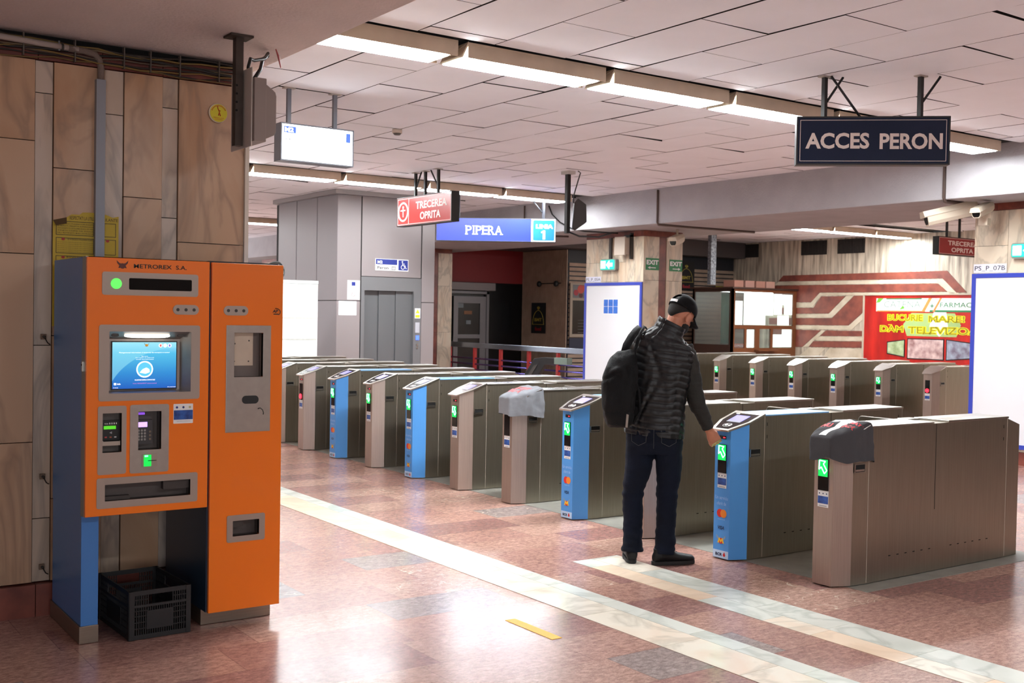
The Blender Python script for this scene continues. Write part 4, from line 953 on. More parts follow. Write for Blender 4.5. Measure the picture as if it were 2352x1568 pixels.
hang_sign('hanging_sign', 'dark blue ACCES PERON sign hanging at the upper right', acces_place(), 1.165, .378, .10, [(.215, 0), (.945, 0)], acces, rim=M('sign_rim_dark', '#1C1B1D', .5), braces=[(.215, .47, .36, -.03), (.50, .37, .26, .02), (.945, .47, 1.10, -.03)])

def trec(B, f, w, h, circle=True):
    RS = M('red_sign', '#C0241E', .3, coat=.4) if circle else M('red_sign_dark', '#8E1A1C', .4)
    b = MB(); b.fbox(f, .012, w-.012, .012, h-.012, -.003, .001, RS); p = B(b, 'panel')
    WI = M('sign_white_bright', '#F0E8E4', .5) if circle else M('sign_white', '#D8C8C0', .5); b = MB()
    u0 = .25*w if circle else .10*w; u1 = w-.07*w if circle else w*.92
    b.ring(f, [(.02, .02), (w-.02, .02), (w-.02, h-.02), (.02, h-.02)], [(.026, .026), (w-.026, .026), (w-.026, h-.026), (.026, h-.026)], .001, .002, WI)
    b.text(f, u0+.11*w, u1-.02, h*.54, h*.80, 'TRECEREA', .001, WI, bold=.03); b.text(f, u0+.19*w, u1-.12*w, h*.17, h*.43, 'OPRITA', .001, WI, bold=.03)
    if circle:
        b.fbox(f, .222*w, .228*w, .02, h-.02, .001, .002, WI); c = (.118*w, h*.5)
        b.ring(f, circ(c[0], c[1], .10*w, 32, .34*h), circ(c[0], c[1], .078*w, 32, .28*h), .001, .002, WI)
        b.fbox(f, c[0]-.010, c[0]+.010, c[1]-.18*h, c[1]+.13*h, .001, .002, WI); b.fbox(f, c[0]-.075, c[0]+.06, c[1]+.03*h, c[1]+.07*h, .001, .002, WI); b.fpoly(f, circ(c[0], c[1]+.16*h, .018, 12), .001, .002, WI)
    B(b, 'lettering', p)
hang_sign('hanging_sign', 'red TRECEREA OPRITA sign with a white circle hanging in mid hall', Fr((7.60, 13.68, 2.80), (0, -1, 0), (0, 0, 1)), 1.44, .395, .12, [(.40, 0), (.66, 0), (1.0, 0)], trec, braces=[(.40, .48, .55, 0), (1.0, .48, .80, 0)])
hang_sign('hanging_sign', 'small red TRECEREA OPRITA sign half hidden by the right pillar', Fr((17.75, 12.0, 2.83), (1, 0, 0), (0, 0, 1)), 1.35, .33, .12, [(.33, 0), (.72, 0)], lambda B, f, w, h: trec(B, f, w, h, False))
def lightbox(B, f, w, h):
    b = MB(); b.fbox(f, .012, w-.012, .012, h-.012, -.003, .001, M('lit_white_panel', '#FFFFFF', .4, emit=3.2, ecol=(.93, .97, 1))); p = B(b, 'panel')
    b = MB(); BL = M('lit_blue', '#2A50C0', .4, emit=.9, ecol='#3A62D8'); b.fbox(f, .03, .14, h-.085, h-.030, .001, .0015, BL); b.text(f, .036, .118, h-.078, h-.038, 'M2', .0016, M('screen_white', '#FFFFFF'), bold=.05)
    b.fbox(f, w-.075, w-.034, h-.115, h-.035, .001, .0015, BL); K = M('grey_arrow', '#5A6470', .5)
    b.fbox(f, .03, .085, h-.142, h-.137, .001, .0015, K); b.tube([f.p(.066, h-.120, .0015), f.p(.088, h-.1395, .0015), f.p(.066, h-.159, .0015)], .003, K, 5); B(b, 'lettering', p)
hang_sign('light_box_sign', 'brightly lit white direction box hanging from the ceiling at left', Fr((3.82, 8.93, 2.885), (1, 0, 0), (0, 0, 1)), .69, .325, .14, [(.10, 0), (.535, 0)], lightbox, rim=M('box_grey', '#6E7078', .5, .3))
def pipera(B, f, w, h):
    b = MB(); b.fbox(f, .012, w*.79, .012, h-.012, -.003, .001, M('lit_royal_blue', '#2232A8', .35, emit=.42, ecol='#3038C8', col2=None)); p = B(b, 'panel')
    b = MB(); W_ = M('lit_white_ink', '#FFFFFF', .4, emit=.9); x0, x1, z0, z1 = w*.245, w*.555, h*.30, h*.66; n = 6; t = 'PIPERA'; ws = [.19, .10, .19, .17, .20, .22]; x = x0; tot = sum(ws)
    for ch, q in zip(t, ws):
        q = q/tot*(x1-x0); g = .012 if ch != 'I' else q*.66
        b.text(f, x+g/2, x+q-g/2, z0, z1, ch, .001, W_, bold=.0)
        feet = {'P': [.18], 'I': [.5], 'E': [.18], 'R': [.18, .86], 'A': [.12, .88]}[ch]
        for ft in feet: b.fbox(f, x+q*ft-.022, x+q*ft+.022, z0-.004, z0+.006, .001, .0026, W_)
        if ch in 'PIER': b.fbox(f, x+q*feet[0]-.022, x+q*feet[0]+.014, z1-.006, z1+.003, .001, .0026, W_)
        x += q
    B(b, 'lettering', p)
    b = MB(); b.fbox(f, w*.795, w-.008, .008, h-.008, .0, .006, M('lit_white_ink', '#FFFFFF')); b.fpoly(f, rrect(w*.81, w-.022, .024, h-.024, .02), .006, .008, M('lit_sky_blue', '#1464B0', .4, emit=.45, ecol='#1E70C0')); p = B(b, 'line_panel')
    b = MB(); b.text(f, w*.835, w-.045, h*.58, h*.76, 'LINIA', .008, W_, bold=.05); b.fpoly(f, [(w*.892, h*.12), (w*.912, h*.12), (w*.912, h*.50), (w*.898, h*.50), (w*.878, h*.44), (w*.878, h*.39), (w*.892, h*.41)], .008, .0095, W_); B(b, 'lettering', p)
hang_sign('light_box_sign', 'long blue lit PIPERA box with a LINIA 1 panel', Fr((9.14, 15.18, 2.76), (.80, -.60, 0), (0, 0, 1)), 1.90, .37, .12, [(.35, 0), (1.70, 0)], pipera, rim=M('box_dark_grey', '#34353C', .5, .3), braces=[(.35, .6, .15, 0), (1.70, .45, 1.45, 0)])

# loudspeaker on a pole in front of the beam
def pole_speaker():
    root = empty('ceiling_loudspeaker', (9.087, 11.72, ZC)); tag(root, 'dark loudspeaker on a pole from the ceiling, right of the LINIA 1 panel', 'loudspeaker')
    L_ = root.location
    def B(b, n, **k):
        o = b.build(n, **k)
        for v in o.data.vertices: v.co -= L_
        o.parent = root
    b = MB(); b.box(9.06, 9.115, 11.695, 11.75, 2.70, 3.50, DARK); B(b, 'pole'); b = MB(); b.box(9.03, 9.15, 11.64, 11.80, 3.48, ZC, M('plate_white', '#B8B4B0', .5)); B(b, 'ceiling_plate')
    b = MB(); b.fpoly(Fr((9.12, 11.62, 0), (.82, -.57, 0), (0, 0, 1)), [(0, 3.10), (.05, 3.16), (.16, 3.08), (.17, 2.85), (.02, 2.74), (-.02, 2.76)], -.14, .0, M('speaker_brown', '#2C2624', .6)); B(b, 'cabinet', bevel=.01)
    b = MB(); b.tube([(9.16, 11.6, 3.52), (9.20, 11.6, 3.50), (9.17, 11.63, 3.35), (9.14, 11.66, 3.2), (9.14, 11.66, 3.1)], .008, BLACKP, 6); b.tube([(9.09, 11.7, 2.72), (9.2, 11.6, 2.66), (9.45, 11.5, 2.66), (9.6, 11.4, 2.72)], .012, BLACKP, 6); B(b, 'cable')
pole_speaker()
b = MB(); b.tube([(5.69, 10.27, 3.52), (5.69, 10.27, 3.478)], .052, M('detector_cream', '#C9BCAE', .5), 20); b.tube([(5.69, 10.27, 3.479), (5.69, 10.27, 3.460)], [.045, .030], M('detector_dark', '#5A544E', .5), 20)
o = b.build('smoke_detector'); tag(o, 'small round smoke detector on the ceiling between the light rows', 'detector')

# ============================================================ LIFT SHAFT
def lift():
    root = empty('lift_shaft', (7.77, 15.9, 0)); tag(root, 'grey panelled lift shaft with closed sliding doors behind the gates', 'lift')
    L_ = root.location
    def B(b, n, par=None, **k):
        o = b.build(n, **k)
        for v in o.data.vertices: v.co -= L_
        o.parent = par or root; return o
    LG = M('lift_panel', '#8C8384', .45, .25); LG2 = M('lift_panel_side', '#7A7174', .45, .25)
    f = frY(15.9); fx = frX(7.77); b = MB()
    b.box(7.78, 9.55, 16.45, 18.3, 0, 3.44, M('lift_core', '#1A1817', .8)); b.box(7.78, 8.2, 15.91, 16.45, 0, 3.44, M('lift_core', '#1A1817')); b.box(9.31, 9.55, 15.91, 16.45, 0, 3.44, M('lift_core', '#1A1817')); b.box(8.2, 9.31, 15.91, 16.45, 2.18, 3.44, M('lift_core', '#1A1817'))
    B(b, 'core')
    g = .005
    for n, u0, u1, z0, z1 in (('front_panel', 7.77, 8.19, 1.785, 3.45), ('front_panel', 7.77, 8.19, .02, 1.775), ('front_panel', 8.20, 9.30, 2.18, 3.45), ('front_panel', 9.31, 9.56, 1.785, 3.45), ('front_panel', 9.31, 9.56, .02, 1.775)):
        b = MB(); b.fbox(f, u0+g, u1-g, z0, z1, -.02, 0, LG); B(b, n, bevel=.004)
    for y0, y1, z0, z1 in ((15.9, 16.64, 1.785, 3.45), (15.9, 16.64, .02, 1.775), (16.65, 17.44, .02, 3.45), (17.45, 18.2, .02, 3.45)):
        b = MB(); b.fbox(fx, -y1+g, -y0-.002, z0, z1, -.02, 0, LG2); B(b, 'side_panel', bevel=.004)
    b = MB(); b.box(7.70, 9.63, 15.82, 18.3, 3.45, ZC, M('lift_top_trim', '#8A8282', .35, .4)); B(b, 'top_trim')
    fr_ = MB(); DG = M('lift_frame', '#7C7C7E', .4, .5)
    fr_.fbox(f, 8.20, 8.26, .02, 2.172, -.06, .004, DG); fr_.fbox(f, 9.165, 9.305, .02, 2.172, -.06, .004, DG); fr_.fbox(f, 8.26, 9.165, 1.956, 2.172, -.06, .004, DG); B(fr_, 'door_frame')
    for k in range(3):
        b = MB(); x0 = 8.255+.304*k; b.fbox(f, x0, x0+.31, .02, 1.96, -.11+.02*k, -.095+.02*k, M('lift_door', '#6F7173', .4, .55)); B(b, 'door_leaf', bevel=.004)
    b = MB(); b.fbox(f, 9.20, 9.28, 1.28, 1.45, .004, .010, M('card_grey', '#A8A8B0', .4)); b.fbox(f, 9.215, 9.275, 1.16, 1.235, .004, .010, M('blue_lcd', '#4060F0', .4, emit=1.1, ecol='#5878FF')); 
    for z in (1.08, 1.03): b.fpoly(f, circ(9.24, z, .018, 14), .004, .014, STEELT)
    B(b, 'call_panel')
    b = MB(); b.fbox(f, 9.190, 9.292, 1.517, 1.682, .004, .007, WHITE); b.fpoly(f, [(9.20, 1.60), (9.282, 1.60), (9.241, 1.668)], .007, .009, M('warn_yellow', '#E8C820', .5)); b.fbox(f, 9.20, 9.282, 1.53, 1.575, .007, .009, M('warn_yellow', '#E8C820')); B(b, 'warning_sticker')
    b = MB(); b.fbox(f, 7.957, 8.175, 1.800, 2.105, 0, .004, WHITE); b.fbox(f, 8.03, 8.095, 2.02, 2.08, .004, .006, M('lift_navy', '#1C2C80', .5)); 
    for k in range(5): b.text(f, 7.98, 8.155, 1.985-.015*k, 1.990-.015*k, 'capacitate maxima persoane', .004, M('grey_ink', '#9A9A9E'))
    b.ring(f, circ(8.062, 1.88, .035, 20), circ(8.062, 1.88, .028, 20), .004, .006, M('sticker_red', '#C87070', .5)); b.fbox(Fr(f.p(8.062, 1.88, .004), (1, 0, -1), (1, 0, 1)), -.03, .03, -.003, .003, 0, .002, M('sticker_red', '#C87070')); B(b, 'instruction_sheet')
    b = MB(); b.fbox(f, 7.81, 8.12, 1.552, 1.775, 0, .003, WHITE); B(b, 'paper_sheet')
    b = MB(); b.fbox(f, 8.446, 9.050, 2.280, 2.470, 0, .012, WHITE); b.fbox(f, 8.452, 8.84, 2.378, 2.464, .012, .014, M('lift_navy', '#1C2C80')); b.text(f, 8.48, 8.57, 2.392, 2.440, 'M2', .014, WINK, bold=.03); b.text(f, 8.48, 8.68, 2.300, 2.350, 'Peron', .012, INK, bold=.02)
    b.fpoly(f, rrect(8.865, 9.04, 2.295, 2.458, .006), .012, .014, M('lift_navy', '#1C2C80')); b.ring(f, [(8.74, 2.292), (8.81, 2.292), (8.81, 2.352), (8.74, 2.352)], [(8.748, 2.30), (8.802, 2.30), (8.802, 2.344), (8.748, 2.344)], .012, .014, INK); b.fbox(f, 8.772, 8.778, 2.304, 2.35, .012, .014, INK)
    # wheelchair symbol
    b.ring(f, circ(8.945, 2.345, .036, 20), circ(8.945, 2.345, .028, 20), .014, .016, WINK); b.fpoly(f, circ(8.935, 2.435, .012, 12), .014, .016, WINK); b.tube([f.p(8.937, 2.42, .015), f.p(8.942, 2.375, .015), f.p(8.985, 2.372, .015), f.p(9.0, 2.325, .015), f.p(9.015, 2.325, .015)], .006, WINK, 6); b.tube([f.p(8.94, 2.40, .015), f.p(8.975, 2.398, .015)], .005, WINK, 6)
    B(b, 'lift_sign')
lift()
# white cabinet in front of shaft
root = empty('white_cabinet', (6.75, 15.0, 0)); tag(root, 'white sheet metal cabinet standing left of the lift shaft', 'cabinet')
b = MB(); b.box(-.85, .28, 0, .45, .02, 2.0, M('cabinet_white', '#E8EAE8', .4)); b.build('body', root, bevel=.004)
b = MB(); b.box(-.85, .285, -.004, .46, 2.0, 2.05, M('cabinet_trim', '#9A9C9A', .5)); b.build('top_rail', root)
b = MB()
for z in (1.49, 1.18): b.box(-.4, .27, -.0012, 0, z, z+.022, M('tape_grey', '#C0C0B8', .6, noise_amt=.3, nscale=20))
for x, z in ((-.03, 1.98), (.265, 1.88), (.262, 1.44)): b.box(x, x+.008, -.0015, 0, z, z+.012, DGREY)
b.build('tape_marks', root)
root = empty('cable_coil', (6.45, 15.2, 2.068)); tag(root, 'coil of dark cable lying on top of the white cabinet', 'cable coil')
b = MB()
for k in range(5): b.tube([(.13*cos(a)+.012*k-.02, .03*k-.06+.02*sin(3*a), .125+.118*sin(a)-.006*k) for a in [2*pi*j/28 for j in range(29)]], .007, M('coil_dark', '#2E2C2A', .5), 6)
b.build('coil', root)

# ============================================================ PILLAR FITTINGS
def board(name, x, y0, y1, z0, z1, label, paper=True):
    root = empty(name, (x, (y0+y1)/2, z0)); tag(root, label, 'board', 'white boards on the pillars'); f = Fr((0, 0, 0), (0, -1, 0), (0, 0, 1)); h = (y1-y0)/2; H = z1-z0
    b = MB(); b.fbox(f, -h+.04, h-.04, .04, H-.04, 0, .012, M('board_white', '#DADADD', .35)); b.build('panel', root)
    b = MB(); b.ring(f, [(-h, 0), (h, 0), (h, H), (-h, H)], [(-h+.05, .05), (h-.05, .05), (h-.05, H-.05), (-h+.05, H-.05)], 0, .022, BLUEF); b.build('frame', root, bevel=.002)
board('white_board', 11.948, 13.405, 14.87, .18, 2.168, 'large white board in a blue frame on the pillar behind the man')
board('white_board', 11.948, 6.2, 7.61, .18, 2.180, 'large white board in a blue frame on the right pillar')
b = MB(); f = frX(11.934); b.fbox(f, -14.36, -13.975, 1.641, 1.90, 0, .002, WHITE)
for k in range(3):
    for j in range(2): b.fbox(f, -14.35+.123*k, -14.24+.123*k, 1.655+.118*j, 1.768+.118*j, .002, .003, M('poster_blue', '#2F6FD0', .5, noise_amt=.3, nscale=40))
tag(b.build('poster'), 'small blue six-part notice taped on the white board behind the man', 'notice')
def nameplate(x, y0, y1, z0, z1, t, label):
    b = MB(); f = frX(x); b.fbox(f, -y1, -y0, z0, z1, 0, .004, M('plate_lilac', '#DCDCEC', .35)); b.text(f, -y1+.015, -y0-.015, z0+.018, z1-.022, t, .004, M('plate_ink', '#22242C', .5)); tag(b.build('name_plate'), label, 'label plate', 'pillar name plates')
nameplate(11.949, 14.455, 14.86, 2.178, 2.272, 'PS_P_05A', 'white label plate lettered PS_P_05A over the board behind the man')
nameplate(11.949, 7.19, 7.60, 2.190, 2.292, 'PS_P_07B', 'white label plate lettered PS_P_07B over the right board')
GX = M('exit_green', '#1E7A44', .4)
def exit_sign(x0, x1, z0, z1, left, label):
    root = empty('exit_sign', ((x0+x1)/2, 13.398, z0)); tag(root, label, 'exit sign', 'green exit signs on the pillar'); h = (x1-x0)/2; H = z1-z0; f = Fr((0, 0, 0), (1, 0, 0), (0, 0, 1))
    b = MB(); b.fbox(f, -h, h, 0, H, 0, .006, GX); b.build('plate', root)
    b = MB(); b.text(f, -h+.012, h-.012, H*.45, H*.84, 'EXIT', .006, WINK, bold=.04); s = -1 if left else 1
    b.fbox(f, -h*.5, h*.5, H*.16, H*.23, .006, .008, WINK); b.fpoly(f, [(s*h*.35, H*.08), (s*h*.35, H*.31), (s*h*.72, H*.195)], .006, .008, WINK); b.build('lettering', root)
exit_sign(11.995, 12.278, 2.365, 2.557, True, 'green EXIT sign with an arrow pointing left, on the pillar')
exit_sign(12.508, 12.792, 2.362, 2.550, False, 'green EXIT sign with an arrow pointing right, on the pillar')
def exit_light(y, z0, z1, w, label, conduit=True):
    root = empty('emergency_exit_light', (11.9, y, z0)); tag(root, label, 'exit light', 'lit green exit lamps'); f = Fr((0, 0, 0), (0, -1, 0), (0, 0, 1)); H = z1-z0
    b = MB(); b.fpoly(f, rrect(-w/2, w/2, 0, H, .03), -.045, .02, M('lamp_housing', '#8C8C8A', .4)); b.build('housing', root)
    b = MB(); b.fpoly(f, rrect(-w/2+.012, w/2-.03, .018, H-.015, .02), .02, .032, M('lit_exit_green', '#10A070', .4, emit=1.3, ecol=(.02, .62, .42))); p = b.build('lens', root)
    b = MB(); W_ = M('lit_exit_white', '#FFFFFF', .4, emit=5, ecol=(.8, 1, 1)); b.fbox(f, -w*.42, -w*.14, H*.2, H*.82, .032, .036, W_); b.fpoly(f, [(-w*.08, H*.5), (w*.12, H*.85), (w*.12, H*.65), (w*.32, H*.65), (w*.32, H*.35), (w*.12, H*.35), (w*.12, H*.15)], .032, .036, W_); b.build('pictogram', p)
    if conduit: b = MB(); b.box(.02, .045, -.03, .03, H, 2.905-z0, DGREY); b.build('conduit', root)
exit_light(14.20, 2.365, 2.556, .39, 'lit green exit lamp on the pillar above the board behind the man')
exit_light(6.92, 2.34, 2.515, .36, 'lit green exit lamp at the right edge of the picture', False)
# small speaker on the pillar
root = empty('pillar_loudspeaker', (11.93, 13.78, 2.6)); tag(root, 'grey loudspeaker seen edge on, hung on the pillar above the white board', 'loudspeaker')
b = MB(); b.box(-.16, -.13, -.12, .14, .0, .30, M('speaker_grey', '#B6A89A', .5)); b.box(-.135, -.02, -.10, .12, .02, .28, M('speaker_grey', '#B6A89A')); b.build('cabinet', root, bevel=.006)
b = MB(); b.box(-.04, .015, -.13, -.10, -.06, .36, DGREY); b.box(-.04, .018, -.13, .04, .30, .33, DGREY); b.build('bracket', root)
# cables on beam
def cable(name, label, path, r, m=BLACKP):
    b = MB(); b.tube(path, r, m, 6); tag(b.build(name), label, 'cable')
XB = XA0-.012
cable('hanging_cable', 'black cable drooping over the beam to the pillar loudspeaker', [(XB, 15.05, 3.45), (XB, 14.95, 3.3), (XB-.02, 14.7, 3.15), (XB, 14.4, 3.03), (XB+.1, 14.2, 2.985), (11.7, 14.1, 2.98), (11.87, 13.95, 2.97)], .012)
cable('beam_conduit', 'thin conduit running down the beam face left of the EXIT signs', [(XB, 12.35, 3.5), (XB, 12.35, 3.02), (XB+.02, 12.35, 2.985), (11.9, 12.36, 2.985), (13.3, 12.3, 2.985)], .018, M('conduit_brown', '#5A4A44', .6))
cable('beam_conduit', 'conduit running down the beam where it steps, above the security cameras', [(XB, 7.56, 3.5), (XB, 7.56, 3.02), (XB+.02, 7.56, 2.98), (11.6, 7.56, 2.98), (11.93, 7.5, 2.96)], .022, M('conduit_brown', '#5A4A44'))
cable('beam_conduit', 'conduit on the beam at its left end near the loudspeaker pole', [(XB, 15.75, 3.5), (XB, 15.75, 3.02), (XB+.05, 15.7, 2.985), (11.9, 15.3, 2.98)], .016, M('conduit_brown', '#5A4A44'))
# security cameras
def camera(loc, yawdeg, L, r, label, pitch=-12):
    root = empty('security_camera', loc, rz=radians(yawdeg)); tag(root, label, 'security camera', 'cameras at the right pillar'); root.rotation_euler = (0, 0, radians(yawdeg)); CM = M('camera_cream', '#C8BBA8', .45)
    R = Matrix.Rotation(radians(-pitch), 3, 'Y')
    def T(p): return R @ Vector(p)
    b = MB(); P = [(-.9, -.5), (-.55, -.95), (.55, -.95), (.9, -.5), (1, .3), (.75, .95), (-.75, .95), (-1, .3)]
    rings = [[T((x, p[0]*r*s, p[1]*r*s)) for p in P] for x, s in ((-L*.5, .92), (-L*.45, 1), (L*.5, 1))]; b.loft(rings, CM, False); b.build('housing', root, bevel=.004)
    b = MB(); b.loft([[T((x, p[0]*r*s, p[1]*r*s)) for p in P] for x, s in ((L*.5+.001, .82), (L*.5+.004, .8))], BGLASS, False); b.build('lens_window', root)
    b = MB(); b.loft([[T((x, p[0]*r*1.12, max(p[1], .2)*r*1.15)) for p in P] for x in (-L*.35, L*.56)], CM, False); b.build('sun_shield', root)
    return root
c1 = camera((11.50, 7.22, 2.875), 190, .40, .056, 'pale tubular security camera facing the viewer on the right pillar', -16)
b = MB(); b.box(-.12, -.02, -.06, .04, -.17, -.09, M('camera_cream', '#C8BBA8')); b.tube([(-.06, 0, -.1), (-.26, -.12, -.1)], .02, M('camera_cream', '#C8BBA8'), 8); b.build('bracket', c1)
camera((11.50, 7.62, 2.86), 140, .58, .085, 'long security camera housing pointing left, beside the smaller one', -14)
c3 = camera((12.2, 12.9, 2.83), 200, .30, .07, 'small security camera peeking out beside the EXIT pillar', -15)
b = MB(); b.tube([(0, 0, .04), (0, 0, .17)], .018, M('camera_cream', '#C8BBA8'), 8); b.build('bracket', c3)

# ============================================================ RAILING, RAMP, BOOTH, SHOP ITEMS
root = empty('metal_railing', (13.0, 18.5, 0)); tag(root, 'red railing with a broad steel handrail around the stairwell in front of the shop', 'railing')
RR = M('red_rail', '#A81E1E', .4); b = MB(); b.box(-.05, .05, -2.6, 2.45, .885, .995, M('handrail_steel', '#8A929E', .25, .9)); b.build('handrail', root, bevel=.01)
for y in (2.40, 1.40, .42, -.57, -1.53, -2.4): b = MB(); b.box(-.03, .03, y-.03, y+.03, .0, .92, RR); b.build('post', root)
for z in (.30, .42, .54, .66): b = MB(); b.tube([(0, -2.6, z), (0, 2.42, z)], .018, M('rail_pipe', '#6A62A8', .25, .9), 8); b.build('rail_pipe', root)  # blue reflection of the lit sign is put into the pipe colour
root = empty('escalator_handrail', (10.0, 13.5, 0)); tag(root, 'black sloping balustrade end with a clear block, behind the rear ends of the gates', 'balustrade')
f = Fr((0, 0, 0), (0, -1, 0), (0, 0, 1)); b = MB(); b.fpoly(f, [(-.75, .30), (-.12, .95), (.12, .975), (.41, .975), (.41, .875), (.16, .865), (-.45, .25)], -.03, .03, BLACKP); b.build('sloping_panel', root, bevel=.008)
b = MB(); b.fpoly(f, [(-.66, .30), (-.12, .84), (-.02, .86), (-.56, .28)], .031, .036, DGREY); b.build('groove', root)
b = MB(); b.fbox(f, .41, .72, .885, .985, -.05, .05, M('green_glass_block', '#8FA096', .15, trans=.5)); b.build('clear_block', root, bevel=.004)
b = MB(); b.box(-.05, .05, .28, .36, 0, .60, BLACKP); b.build('support', root)

def booth():
    root = empty('ticket_booth', (18.8, 18.0, 0)); tag(root, 'brown framed ticket booth with lit windows against the stone wall', 'booth'); L_ = root.location
    def B(b, n, par=None, **k):
        o = b.build(n, **k)
        for v in o.data.vertices: v.co -= L_
        o.parent = par or root; return o
    BW = M('booth_wood', '#6E3E20', .45, noise_amt=.2, nscale=6); BD = M('booth_dark', '#3A241C', .45)
    f = frY(18.0); fx = frX(18.8); b = MB()
    b.plate(f, 18.8, 20.98, .0, 2.305, [(18.89, 20.87, 1.46, 2.235), (18.89, 19.22, .93, 1.38), (19.29, 19.57, .93, 1.38), (19.72, 20.10, .93, 1.38), (20.18, 20.87, .93, 1.38)], -.05, 0, BW); B(b, 'front_frame')
    b = MB(); b.plate(fx, -19.3, -18.0, 0, 2.305, [(-19.22, -18.10, 1.0, 2.23)], -.05, 0, BD); B(b, 'side_frame')
    b = MB(); b.box(18.8, 20.98, 19.25, 19.3, 0, 2.3, BD); b.box(18.75, 20.99, 17.95, 19.35, 2.30, 2.34, BD); B(b, 'roof')
    b = MB(); b.fbox(fx, -19.22, -18.10, 1.0, 2.23, -.03, -.02, M('booth_glass', '#C8D8D4', .05, trans=.9)); B(b, 'side_window')
    b = MB(); b.fbox(f, 18.89, 20.87, .93, 2.235, -.03, -.024, M('booth_glass', '#C8D8D4')); B(b, 'front_window')
    PW = M('backlit_paper', '#FFFFFF', .6, emit=1.6, ecol=(1, .98, .94)); b = MB(); ff = Fr(f.p(0, 0, -.032), f.r, f.u)
    for u0, u1, z0, z1 in ((18.90, 19.16, 1.47, 2.02), (19.2, 19.55, 1.47, 2.22), (19.28, 20.2, 1.70, 2.225), (19.55, 19.93, 1.47, 1.8), (20.22, 20.5, 1.72, 2.21), (20.35, 20.75, 1.47, 1.70), (20.58, 20.86, 1.72, 2.2), (20.5, 20.62, 1.95, 2.2), (19.30, 19.56, .94, 1.36), (20.18, 20.52, .95, 1.25), (20.52, 20.86, .95, 1.37)): b.fbox(ff, u0, u1, z0, z1, 0, .002+.0005*random.random(), PW)
    b.fbox(ff, 18.90, 19.24, .94, 1.03, 0, .003, M('red_label', '#C05048', .5)); b.text(ff, 18.92, 19.2, .96, 1.01, 'EXPRESS', .004, WINK); B(b, 'paper_notices')
    b = MB(); b.box(19.0, 20.7, 18.5, 18.7, 2.24, 2.27, M('booth_tube', '#FFFFFF', .5, emit=22)); B(b, 'tube_light')
    b = MB(); b.fbox(fx, -18.55, -18.2, 1.02, 2.2, -.25, -.2, M('pale_green_panel', '#A9B8AC', .5)); B(b, 'inner_panel')
    b = MB(); b.box(19.55, 20.25, 17.85, 18.02, .86, .89, BW); B(b, 'counter')
booth()
# light columns, boxes
root = empty('perforated_post', (18.45, 18.6, 0)) if 0 else empty('perforated_post', (17.0, 16.9, 2.32)); tag(root, 'perforated grey metal post hanging from the ceiling above the booth', 'post')
b = MB(); b.box(-.075, .075, -.05, .05, 0, 1.195, M('perforated_metal', '#77787C', .5, .4, col2='#2E2E32', nscale=25)); b.build('post', root)
for k, (x, c) in enumerate(((18.95, '#A87868'), (19.32, '#B08478'), (19.68, '#A87868'), (20.02, '#B48A7C'))):
    b = MB(); b.box(x, x+.30, 18.1, 18.45, 2.342, 2.50, M('box'+c, c, .7)); tag(b.build('storage_box', bevel=.006), 'pinkish box on the roof of the ticket booth, %s from the left' % ordn[k], 'box', 'boxes on the booth roof')
